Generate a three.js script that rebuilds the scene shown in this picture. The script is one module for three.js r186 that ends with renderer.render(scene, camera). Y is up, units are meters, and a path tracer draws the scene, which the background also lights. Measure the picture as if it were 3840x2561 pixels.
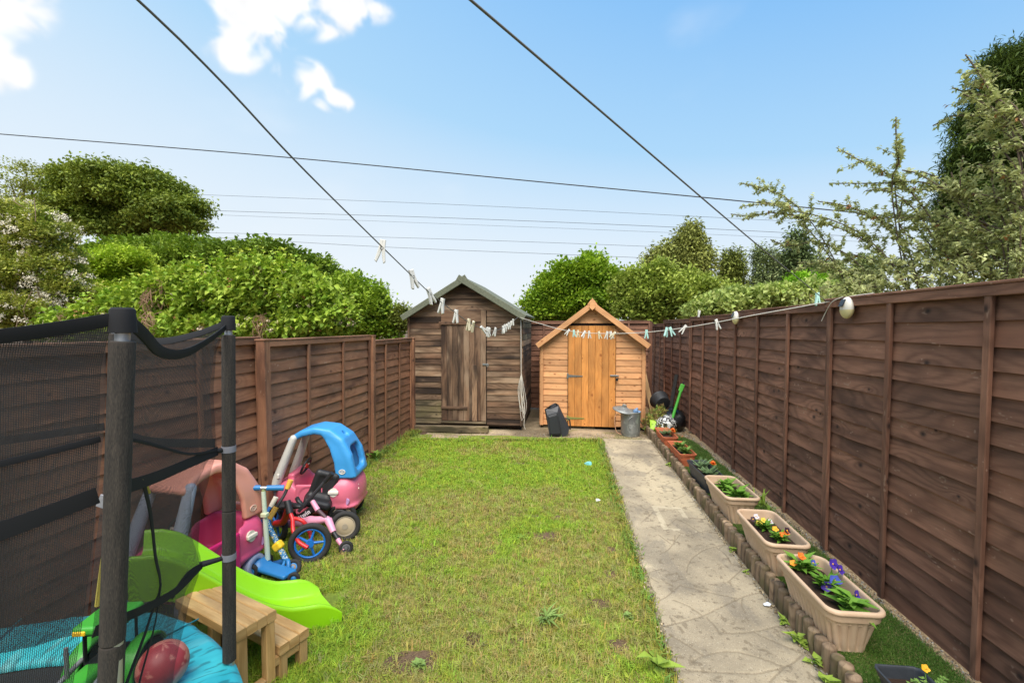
import * as THREE from 'three';
import { mergeGeometries } from 'three/addons/utils/BufferGeometryUtils.js';
import { ConvexGeometry } from 'three/addons/geometries/ConvexGeometry.js';
import { RoundedBoxGeometry } from 'three/addons/geometries/RoundedBoxGeometry.js';
import { FontLoader } from 'three/addons/loaders/FontLoader.js';
import { TextGeometry } from 'three/addons/geometries/TextGeometry.js';

// ---------------------------------------------------------------- camera, sky, sun, exposure
const scene = new THREE.Scene();
const EXPOSURE = 2.25;
const camera = new THREE.PerspectiveCamera(73.757, 1024 / 682, 0.05, 900);
camera.rotation.order = 'YXZ';
camera.position.set(0, 1.7, 0);
camera.rotation.set(-0.032524, 0.118989, 0);
const renderer = new THREE.WebGLRenderer({ antialias: true });
renderer.toneMapping = THREE.LinearToneMapping;
renderer.toneMappingExposure = EXPOSURE;
renderer.shadowMap.enabled = true;
const sun = new THREE.DirectionalLight(new THREE.Color(1.0, 0.92, 0.80), 2.8);
sun.position.set(0.5, 17, 6);
sun.target.position.set(-0.5, 0, -4);
sun.castShadow = true;
sun.shadow.radius = 95;
sun.shadow.mapSize.set(2048, 2048);
Object.assign(sun.shadow.camera, { left: -14, right: 14, top: 14, bottom: -14, near: 1, far: 60 });
scene.add(sun, sun.target);

// ---------------------------------------------------------------- noise
function rng(seed) { let a = seed >>> 0; return () => { a = (a + 0x6D2B79F5) >>> 0; let t = a; t = Math.imul(t ^ (t >>> 15), t | 1); t ^= t + Math.imul(t ^ (t >>> 7), t | 61); return ((t ^ (t >>> 14)) >>> 0) / 4294967296; }; }
const R = rng(20240611);
const rr = (a, b) => a + (b - a) * R();
const HASH = new Float32Array(65536); { const q = rng(77); for (let i = 0; i < 65536; i++) HASH[i] = q(); }
const hsh = (x, y, s) => HASH[(Math.imul(x, 374761393) + Math.imul(y, 668265263) + Math.imul(s, 1442695041) >>> 13) & 65535];
const mod = (a, n) => ((a % n) + n) % n;
function vn(x, y, s = 0, px = 0, py = 0) {            // value noise, periodic when px / py given
  let x0 = Math.floor(x), y0 = Math.floor(y), fx = x - x0, fy = y - y0, x1 = x0 + 1, y1 = y0 + 1;
  if (px) { x0 = mod(x0, px); x1 = mod(x1, px); } if (py) { y0 = mod(y0, py); y1 = mod(y1, py); }
  fx = fx * fx * (3 - 2 * fx); fy = fy * fy * (3 - 2 * fy);
  const a = hsh(x0, y0, s), b = hsh(x1, y0, s), c = hsh(x0, y1, s), d = hsh(x1, y1, s);
  return a + (b - a) * fx + (c - a + (a - b - c + d) * fx) * fy;
}
function fbm(x, y, o = 4, s = 0, px = 0, py = 0) { let v = 0, a = 0.5, t = 0; for (let i = 0; i < o; i++) { v += a * vn(x, y, s + i * 17, px, py); t += a; a *= 0.5; x *= 2; y *= 2; px *= 2; py *= 2; } return v / t; }
const clamp = (x, a = 0, b = 1) => Math.min(b, Math.max(a, x));
const sst = (a, b, x) => { const t = clamp((x - a) / (b - a)); return t * t * (3 - 2 * t); };
const lerp = (a, b, t) => a + (b - a) * t;
const mix3 = (a, b, t) => [lerp(a[0], b[0], t), lerp(a[1], b[1], t), lerp(a[2], b[2], t)];

// ---------------------------------------------------------------- the sky: air and a few broken clouds
{
  const W = 2048, H = 1024, d = new Float32Array(W * H * 4);
  const seen = c => c.map(v => v / EXPOSURE), zen = seen([0.11, 0.42, 0.92]), mid = seen([0.43, 0.70, 0.97]), hor = seen([0.90, 0.95, 0.99]);
  // cumulus banks: azimuth and elevation of the middle, half widths, in degrees
  const banks = [[-36, 30.5, 4.6, 4.4], [-31.5, 32, 6, 3], [-26.5, 33, 5, 1.8], [-37.8, 27, 3, 2.2], [-31, 25.9, 3.2, 2.3], [-28, 24.5, 2.4, 1.4], [-55.5, 26, 4.6, 4.2], [-55.5, 21, 3, 2.8], [-80, 25, 6, 4], [-96, 38, 7, 4], [-118, 29, 6, 3.5], [62, 40, 7, 4], [88, 29, 6, 3.5], [112, 42, 8, 5], [140, 27, 6, 4], [165, 40, 7, 4], [-150, 33, 7, 4], [-172, 26, 6, 3.5], [-60, 55, 9, 5], [30, 58, 9, 5], [120, 62, 10, 6], [-140, 60, 10, 6]];
  for (let j = 0; j < H; j++) {
    const el = ((j + 0.5) / H - 0.5) * Math.PI, e = el * 180 / Math.PI;
    for (let i = 0; i < W; i++) {
      const az = ((i + 0.5) / W - 0.5) * 2 * Math.PI;              // atan2(z, x)
      const dx = Math.cos(el) * Math.cos(az), dz = Math.cos(el) * Math.sin(az), dy = Math.sin(el);
      const a = Math.atan2(dx, -dz) * 180 / Math.PI;               // 0 = down the garden, positive to the right
      let c;
      if (e < 0) c = seen([0.42, 0.43, 0.38]);
      else {
        const side = 0.5 + 0.5 * Math.sin((a - 0) * Math.PI / 180);  // paler air on the sun-far side
        const t = clamp(e / 42 * (0.45 + 0.75 * side));
        c = t < 0.42 ? mix3(hor, mid, Math.pow(t / 0.42, 1.5)) : mix3(mid, zen, (t - 0.42) / 0.58);
        let m = 0;
        for (const b of banks) {
          let da = a - b[0]; if (da > 180) da -= 360; if (da < -180) da += 360;
          const q = Math.hypot(da * Math.cos(el) / b[2], (e - b[1]) / b[3]);
          if (q < 1.7) m = Math.max(m, 1.05 - q);
        }
        const u = a / 2.3, v = e / 1.8;
        const n = fbm(u + 1.2 * vn(u, v, 5), v + 1.2 * vn(u, v, 9), 6, 3) - 0.5;
        let cov = m <= 0 ? 0 : Math.pow(sst(-0.04, 0.62, m + n * 1.9 * sst(0, 0.35, m) - 0.06), 1.25);
        const wisp = sst(0.62, 0.95, fbm(a / 14, e / 7, 5, 31)) * 0.2 * sst(3, 18, e);
        cov = Math.max(cov, wisp);
        const body = 0.96 + 0.2 * fbm(a / 1.6, e / 1.2, 4, 61);
        c = mix3(c, seen([body, body * 0.995, body * 0.99]), cov * 0.96);
      }
      const k = (j * W + i) * 4; d[k] = c[0]; d[k + 1] = c[1]; d[k + 2] = c[2]; d[k + 3] = 1;
    }
  }
  const sky = new THREE.DataTexture(d, W, H, THREE.RGBAFormat, THREE.FloatType);
  sky.mapping = THREE.EquirectangularReflectionMapping; sky.magFilter = THREE.LinearFilter; sky.minFilter = THREE.LinearFilter; sky.needsUpdate = true;
  scene.background = sky; scene.environment = sky;
}
// ---------------------------------------------------------------- helpers: textures
function tex(w, h, fn, srgb = true, rx = 1, ry = 1) {
  const d = new Uint8Array(w * h * 4);
  for (let j = 0; j < h; j++) for (let i = 0; i < w; i++) { const c = fn(i / w, j / h, i, j), k = (j * w + i) * 4; d[k] = clamp(c[0], 0, 255); d[k + 1] = clamp(c[1], 0, 255); d[k + 2] = clamp(c[2], 0, 255); d[k + 3] = 255; }
  const t = new THREE.DataTexture(d, w, h, THREE.RGBAFormat);
  t.wrapS = t.wrapT = THREE.RepeatWrapping; t.magFilter = THREE.LinearFilter; t.minFilter = THREE.LinearFilter;
  if (srgb) t.colorSpace = THREE.SRGBColorSpace; t.repeat.set(rx, ry); t.needsUpdate = true; return t;
}
// timber: grain runs along u; the sheet covers 2 m x 1 m
function woodTex(o) {
  const q = rng(o.seed), W = 1024, H = 512, kn = [];
  for (let i = 0; i < (o.knots ?? 14); i++) kn.push([q() * 2, q(), 0.012 + q() * 0.02]);
  const bands = o.bands ?? 16;
  return tex(W, H, (s, t) => {
    const u = s * 2, v = t;
    let ph = v * bands + 2.6 * (fbm(u * 1, v * 4, 3, o.seed, 2, 4) - 0.5) * (o.warp ?? 2), kd = 0;
    for (const k of kn) {
      let du = Math.abs(u - k[0]); if (du > 1) du = 2 - du; let dv = Math.abs(v - k[1]); if (dv > 0.5) dv = 1 - dv;
      const e = (du * du) / (k[2] * k[2] * 26) + (dv * dv) / (k[2] * k[2] * 3.2);
      if (e < 6) ph += 1.7 * Math.exp(-e);
      const e2 = (du * du) / (k[2] * k[2] * 0.5) + (dv * dv) / (k[2] * k[2] * 0.22); if (e2 < 4) kd = Math.max(kd, Math.exp(-e2));
    }
    const ring = 0.5 + 0.5 * Math.sin(ph * 6.2832), fine = vn(u * 14, v * 256, o.seed + 3, 28, 256), fine2 = fbm(u * 40, v * 128, 2, o.seed + 8, 80, 128);
    const blot = fbm(u * 3, v * 6, 4, o.seed + 21, 6, 6);
    let c = mix3(o.light, o.dark, clamp(0.5 * Math.pow(ring, 2.2) * (o.ring ?? 1) + 0.36 * fine + 0.2 * fine2));
    const m = 1 + (blot - 0.5) * (o.blot ?? 0.5);
    c = [c[0] * m, c[1] * m, c[2] * m];
    if (o.stain) for (const [col, lo, hi, fu, fv, sd] of o.stain) c = mix3(c, col, sst(lo, hi, fbm(u * fu, v * fv, 5, o.seed + sd, 2 * fu, fv)));
    if (o.scuff) { const z = sst(o.scuff[0], o.scuff[0] + 0.07, fbm(u * 12, v * 22, 4, o.seed + 55, 24, 22) * 0.6 + 0.4 * vn(u * 60, v * 120, o.seed + 71, 120, 120)); c = mix3(c, o.scuff[1], z * (o.scuff[2] ?? 0.8)); }
    return mix3(c, o.knot ?? o.dark.map(x => x * 0.5), kd * 0.9);
  }, true, 0.5, 1);
}
const std = (p) => { const m = new THREE.MeshStandardMaterial({ side: THREE.DoubleSide, roughness: 0.8, ...p }); return m; };
function woodMats(t, tints, rough = 0.82, bump = 0.0012) { return tints.map(k => std({ map: t, bumpMap: t, bumpScale: bump, roughness: rough, color: new THREE.Color().setRGB(k[0] ?? k, k[1] ?? k, k[2] ?? k) })); }
const plain = (hex, rough = 0.5, extra = {}) => std({ color: hex, roughness: rough, ...extra });

// ---------------------------------------------------------------- helpers: objects
const used = {};
function numbered(n) { const k = used[n] = (used[n] ?? -1) + 1; return k ? `${n}_${String(k).padStart(3, '0')}` : n; }
function sh(o) { o.castShadow = true; o.receiveShadow = true; return o; }
function thing(name, label, category, pos = [0, 0, 0], turn = 0, group) {
  const g = new THREE.Group(); g.name = numbered(name); g.position.set(...pos); g.rotation.y = turn; g.userData = { label, category }; if (group) g.userData.group = group; scene.add(g); return g;
}
function part(name, geo, mat, parent, pos, rot) {
  const m = sh(new THREE.Mesh(geo, mat)); m.name = name; if (pos) m.position.set(...pos); if (rot) m.rotation.set(...rot); parent.add(m); return m;
}
function single(name, label, category, geo, mat, pos = [0, 0, 0], rot, group) {
  const m = part(numbered(name), geo, mat, scene, pos, rot); m.userData = { label, category }; if (group) m.userData.group = group; return m;
}
function structure(name, geo, mat, pos) { const m = part(numbered(name), geo, mat, scene, pos); m.userData = { kind: 'structure' }; return m; }
// ---------------------------------------------------------------- helpers: geometry
class GB {                                                          // triangle soup with uv
  constructor() { this.p = []; this.u = []; }
  tri(a, b, c, ua, ub, uc) { this.p.push(...a, ...b, ...c); this.u.push(...(ua ?? [0, 0]), ...(ub ?? [0, 0]), ...(uc ?? [0, 0])); }
  quad(a, b, c, d, ua, ub, uc, ud) { this.tri(a, b, c, ua, ub, uc); this.tri(a, c, d, ua, uc, ud); }
  geo() { const g = new THREE.BufferGeometry(); g.setAttribute('position', new THREE.Float32BufferAttribute(this.p, 3)); g.setAttribute('uv', new THREE.Float32BufferAttribute(this.u, 2)); g.computeVertexNormals(); return g; }
}
// chamfered plank: length L along x, height H (y, from 0), thickness T (z, from 0 to T); grain along x; ends may be cut on a slope (sl, sr: x at the bottom / top differ)
function plank(L, H, T, b = 0.003, o = {}) {
  const g = new GB(), u0 = o.u ?? rr(0, 2), v0 = o.v ?? R(), x0b = o.x0b ?? 0, x0t = o.x0t ?? 0, x1b = o.x1b ?? L, x1t = o.x1t ?? L;
  const sec = [[b, 0], [H - b, 0], [H, b], [H, T - b], [H - b, T], [b, T], [0, T - b], [0, b]];
  const xa = y => lerp(x0b, x0t, y / H), xb = y => lerp(x1b, x1t, y / H);
  let per = 0;
  for (let i = 0; i < 8; i++) {
    const [y0, z0] = sec[i], [y1, z1] = sec[(i + 1) % 8], l = Math.hypot(y1 - y0, z1 - z0);
    g.quad([xa(y0), y0, z0], [xa(y1), y1, z1], [xb(y1), y1, z1], [xb(y0), y0, z0], [u0 + xa(y0), v0 + per], [u0 + xa(y1), v0 + per + l], [u0 + xb(y1), v0 + per + l], [u0 + xb(y0), v0 + per]); per += l;
  }
  for (let i = 1; i < 7; i++) {
    const A = sec[0], B = sec[i], C = sec[i + 1];
    g.tri([xa(A[0]), ...A], [xa(C[0]), ...C], [xa(B[0]), ...B], [u0, v0 + A[0]], [u0 + C[1], v0 + C[0]], [u0 + B[1], v0 + B[0]]);
    g.tri([xb(A[0]), ...A], [xb(B[0]), ...B], [xb(C[0]), ...C], [u0, v0 + A[0]], [u0 + B[1], v0 + B[0]], [u0 + C[1], v0 + C[0]]);
  }
  return g.geo();
}
function plankV(W, H, T, b = 0.003, o) { const g = plank(H, W, T, b, o); g.rotateZ(Math.PI / 2); g.translate(W, 0, 0); return g; }   // upright: width x 0..W, height y 0..H
// feather-edge lap board with an uneven lower edge, length along x
function lapBoard(L, H, wav, seed, n = 7, tT = 0.004, tB = 0.011, lean = 0.008) {
  const g = new GB(), u0 = rr(0, 2), v0 = R(); let P;
  for (let i = 0; i <= n; i++) {
    const x = L * i / n, w = wav * (vn(i * 0.9, seed * 3.7, 11) - 0.5), ww = wav * 0.5 * (vn(i * 0.8, seed * 1.3, 19) - 0.5), bow = 0.003 * (vn(i * 0.6, seed, 23) - 0.5);
    const Q = [[x, H, bow], [x, H, tT + bow], [x, w, lean + tB + bow + ww * 0.25], [x, w, lean + bow]];
    if (P) for (let k = 0; k < 4; k++) { const m = (k + 1) % 4, va = [H, H + 0.004, 2 * H, 2 * H + 0.01, 3 * H][k], vb = [H + 0.004, 2 * H, 2 * H + 0.01, 3 * H][k]; g.quad(P[k], P[m], Q[m], Q[k], [u0 + P[0][0], v0 + va], [u0 + P[0][0], v0 + vb], [u0 + x, v0 + vb], [u0 + x, v0 + va]); }
    else g.quad(Q[0], Q[3], Q[2], Q[1]);
    P = Q;
  }
  g.quad(P[0], P[1], P[2], P[3]);
  return g.geo();
}
const V = (a) => new THREE.Vector3(...a);
function tube(pts, r, seg = 24, rad = 7, closed = false) { return new THREE.TubeGeometry(new THREE.CatmullRomCurve3(pts.map(V), closed, 'centripetal'), seg, r, rad, closed); }
function rod(a, b, r, r2 = r, rad = 10) {
  const A = V(a), B = V(b), d = B.clone().sub(A), g = new THREE.CylinderGeometry(r2, r, d.length(), rad, 1);
  g.applyQuaternion(new THREE.Quaternion().setFromUnitVectors(new THREE.Vector3(0, 1, 0), d.clone().normalize())); g.translate((a[0] + b[0]) / 2, (a[1] + b[1]) / 2, (a[2] + b[2]) / 2); return g;
}
const lathe = (pts, n = 20) => new THREE.LatheGeometry(pts.map(p => new THREE.Vector2(...p)), n);
const merge = (a) => { const l = a.map(g => { let h = g.index ? g.toNonIndexed() : g.clone(); for (const k of Object.keys(h.attributes)) if (!['position', 'normal', 'uv'].includes(k)) h.deleteAttribute(k); if (!h.attributes.uv) h.setAttribute('uv', new THREE.Float32BufferAttribute(new Float32Array(h.attributes.position.count * 2), 2)); return h; }); return mergeGeometries(l); };
const rbox = (w, h, d, r = 0.005, s = 2) => new RoundedBoxGeometry(w, h, d, s, r);
const tr = (g, x, y, z, rx = 0, ry = 0, rz = 0) => { if (rx) g.rotateX(rx); if (ry) g.rotateY(ry); if (rz) g.rotateZ(rz); g.translate(x, y, z); return g; };
// closed loops of equal length stacked into a skin
function skin(rings, closed = true, capA = false, capB = false) {
  const n = rings[0].length, p = [], ix = [], uv = [];
  let len = 0;
  rings.forEach((r, j) => { if (j) len += Math.hypot(r[0][0] - rings[j - 1][0][0], r[0][1] - rings[j - 1][0][1], r[0][2] - rings[j - 1][0][2]); let per = 0; r.forEach((q, i) => { if (i) per += Math.hypot(q[0] - r[i - 1][0], q[1] - r[i - 1][1], q[2] - r[i - 1][2]); p.push(...q); uv.push(per, len); }); });
  const m = closed ? n : n - 1;
  for (let j = 0; j + 1 < rings.length; j++) for (let i = 0; i < m; i++) { const a = j * n + i, b = j * n + (i + 1) % n, c = a + n, d = b + n; ix.push(a, b, d, a, d, c); }
  const cap = (j, f) => { const r = rings[j], c = [0, 0, 0]; r.forEach(q => q.forEach((v, k) => c[k] += v / n)); const k = p.length / 3; p.push(...c); uv.push(0, 0); for (let i = 0; i < n; i++) { const a = j * n + i, b = j * n + (i + 1) % n; f ? ix.push(k, b, a) : ix.push(k, a, b); } };
  if (capA) cap(0, true); if (capB) cap(rings.length - 1, false);
  const g = new THREE.BufferGeometry(); g.setAttribute('position', new THREE.Float32BufferAttribute(p, 3)); g.setAttribute('uv', new THREE.Float32BufferAttribute(uv, 2)); g.setIndex(ix); g.computeVertexNormals(); return g;
}
// naive surface nets over a signed distance field
function sdfMesh(f, lo, hi, h) {
  const nx = Math.ceil((hi[0] - lo[0]) / h) + 1, ny = Math.ceil((hi[1] - lo[1]) / h) + 1, nz = Math.ceil((hi[2] - lo[2]) / h) + 1;
  const F = new Float32Array(nx * ny * nz), id = new Int32Array(nx * ny * nz).fill(-1), at = (i, j, k) => (k * ny + j) * nx + i;
  for (let k = 0; k < nz; k++) for (let j = 0; j < ny; j++) for (let i = 0; i < nx; i++) F[at(i, j, k)] = f(lo[0] + i * h, lo[1] + j * h, lo[2] + k * h);
  const p = [], ix = [];
  const E = [[0, 1], [2, 3], [4, 5], [6, 7], [0, 2], [1, 3], [4, 6], [5, 7], [0, 4], [1, 5], [2, 6], [3, 7]];
  for (let k = 0; k < nz - 1; k++) for (let j = 0; j < ny - 1; j++) for (let i = 0; i < nx - 1; i++) {
    const c = []; let m = 0; for (let q = 0; q < 8; q++) { const v = F[at(i + (q & 1), j + ((q >> 1) & 1), k + (q >> 2))]; c.push(v); if (v < 0) m |= 1 << q; }
    if (m === 0 || m === 255) continue;
    let x = 0, y = 0, z = 0, n = 0;
    for (const [a, b] of E) if ((c[a] < 0) !== (c[b] < 0)) { const t = c[a] / (c[a] - c[b]); x += lerp(a & 1, b & 1, t); y += lerp((a >> 1) & 1, (b >> 1) & 1, t); z += lerp(a >> 2, b >> 2, t); n++; }
    id[at(i, j, k)] = p.length / 3; p.push(lo[0] + (i + x / n) * h, lo[1] + (j + y / n) * h, lo[2] + (k + z / n) * h);
  }
  const quad = (a, b, c, d, fl) => { if (a < 0 || b < 0 || c < 0 || d < 0) return; fl ? ix.push(a, c, b, a, d, c) : ix.push(a, b, c, a, c, d); };
  for (let k = 1; k < nz - 1; k++) for (let j = 1; j < ny - 1; j++) for (let i = 1; i < nx - 1; i++) {
    const v = F[at(i, j, k)] < 0;
    if (v !== F[at(i + 1, j, k)] < 0) quad(id[at(i, j - 1, k - 1)], id[at(i, j, k - 1)], id[at(i, j, k)], id[at(i, j - 1, k)], !v);
    if (v !== F[at(i, j + 1, k)] < 0) quad(id[at(i - 1, j, k - 1)], id[at(i - 1, j, k)], id[at(i, j, k)], id[at(i, j, k - 1)], !v);
    if (v !== F[at(i, j, k + 1)] < 0) quad(id[at(i - 1, j - 1, k)], id[at(i, j - 1, k)], id[at(i, j, k)], id[at(i - 1, j, k)], !v);
  }
  const g = new THREE.BufferGeometry(); g.setAttribute('position', new THREE.Float32BufferAttribute(p, 3)); g.setAttribute('uv', new THREE.Float32BufferAttribute(new Float32Array(p.length / 3 * 2), 2)); g.setIndex(ix); g.computeVertexNormals(); return g;
}
const sBox = (x, y, z, a, b, c, r = 0) => { const X = Math.abs(x) - a + r, Y = Math.abs(y) - b + r, Z = Math.abs(z) - c + r; return Math.hypot(Math.max(X, 0), Math.max(Y, 0), Math.max(Z, 0)) + Math.min(Math.max(X, Y, Z), 0) - r; };
const sEll = (x, y, z, a, b, c) => { const k = Math.hypot(x / a, y / b, z / c), m = Math.hypot(x / (a * a), y / (b * b), z / (c * c)); return m > 1e-9 ? k * (k - 1) / m : -Math.min(a, b, c); };
const sCap = (x, y, z, a, b, r, r2 = r) => { const d = [b[0] - a[0], b[1] - a[1], b[2] - a[2]], q = [x - a[0], y - a[1], z - a[2]], t = clamp((q[0] * d[0] + q[1] * d[1] + q[2] * d[2]) / (d[0] * d[0] + d[1] * d[1] + d[2] * d[2])); return Math.hypot(q[0] - d[0] * t, q[1] - d[1] * t, q[2] - d[2] * t) - lerp(r, r2, t); };
const smin = (a, b, k) => { const h = clamp(0.5 + 0.5 * (b - a) / k); return lerp(b, a, h) - k * h * (1 - h); };
const smax = (a, b, k) => -smin(-a, -b, k);
// copies without number: one InstancedMesh
function scatter(name, geo, mat, list, parent, kind = 'stuff') {
  const m = sh(new THREE.InstancedMesh(geo, mat, list.length)); m.name = parent === scene ? numbered(name) : name; m.userData = { kind };
  list.forEach((l, i) => { m.setMatrixAt(i, l.m); if (l.c) m.setColorAt(i, l.c); });
  parent.add(m); return m;
}
const M4 = (p, e, s) => new THREE.Matrix4().compose(V(p), new THREE.Quaternion().setFromEuler(new THREE.Euler(...e)), Array.isArray(s) ? V(s) : new THREE.Vector3(s, s, s));
const rgb = (r, g, b) => new THREE.Color().setRGB(r, g, b);
const GROOVES = [[[0.524,-2.558],[0.643,-2.608],[0.794,-2.692],[0.903,-2.774],[1.005,-2.852],[1.089,-2.912],[1.17,-2.957],[1.275,-2.996]],[[0.834,-2.558],[0.912,-2.557],[1.005,-2.575],[1.108,-2.614],[1.194,-2.652],[1.27,-2.676]],[[0.628,-2.308],[0.697,-2.357],[0.79,-2.393],[0.875,-2.404],[0.95,-2.387],[1.019,-2.361],[1.078,-2.334],[1.223,-2.443]],[[0.54,-2.788],[0.611,-2.847],[0.678,-2.925],[0.744,-3.006]],[[1.054,-3.072],[1.151,-3.183],[1.214,-3.254]],[[0.82,-3.165],[0.862,-3.277],[0.92,-3.376],[1.021,-3.485],[1.128,-3.562],[1.253,-3.63]],[[1.134,-3.563],[1.165,-3.453],[1.163,-3.313]],[[1.163,-3.313],[1.243,-3.257],[1.28,-3.199]],[[0.529,-3.109],[0.604,-3.018]],[[0.548,-3.122],[0.659,-3.183]],[[0.827,-3.852],[0.959,-4.047]],[[0.971,-3.735],[1.101,-3.809],[1.235,-3.886]],[[0.646,-3.942],[0.784,-4.167]],[[0.578,-4.394],[0.664,-4.343],[0.749,-4.218],[0.866,-4.213],[1.011,-4.268],[1.204,-4.388]],[[0.959,-4.047],[1.054,-3.879],[1.083,-3.792]],[[0.997,-4.444],[1.19,-4.659]],[[1.086,-2.903],[1.053,-2.824],[1.045,-2.752]],[[0.736,-2.996],[0.822,-2.969],[0.942,-2.93],[1.05,-2.899]],[[0.656,-2.827],[0.724,-2.785],[0.786,-2.699]],[[0.808,-2.679],[0.835,-2.589],[0.834,-2.558]],[[0.565,-2.502],[0.635,-2.433],[0.699,-2.363]],[[0.589,-2.249],[0.729,-2.25],[0.823,-2.256],[0.909,-2.261],[0.99,-2.292],[1.035,-2.308],[1.078,-2.334]],[[0.912,-5.263],[1.073,-5.526],[1.155,-5.6]],[[0.697,-5.545],[0.815,-5.762],[0.878,-6.064]],[[1.032,-2.578],[1.088,-2.525],[1.211,-2.436]],[[1.14,-3.525],[1.217,-3.612]],[[0.741,-3.722],[0.822,-3.565],[0.871,-3.723]],[[0.72,-4.718],[0.62,-4.851]],[[0.904,-6.57],[1.027,-6.771],[1.203,-6.698]],[[1.079,-4.078],[1.242,-4.064]],[[0.914,-3.742],[0.749,-3.453],[0.69,-3.397]],[[1.078,-2.334],[0.958,-2.216]]];
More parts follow.
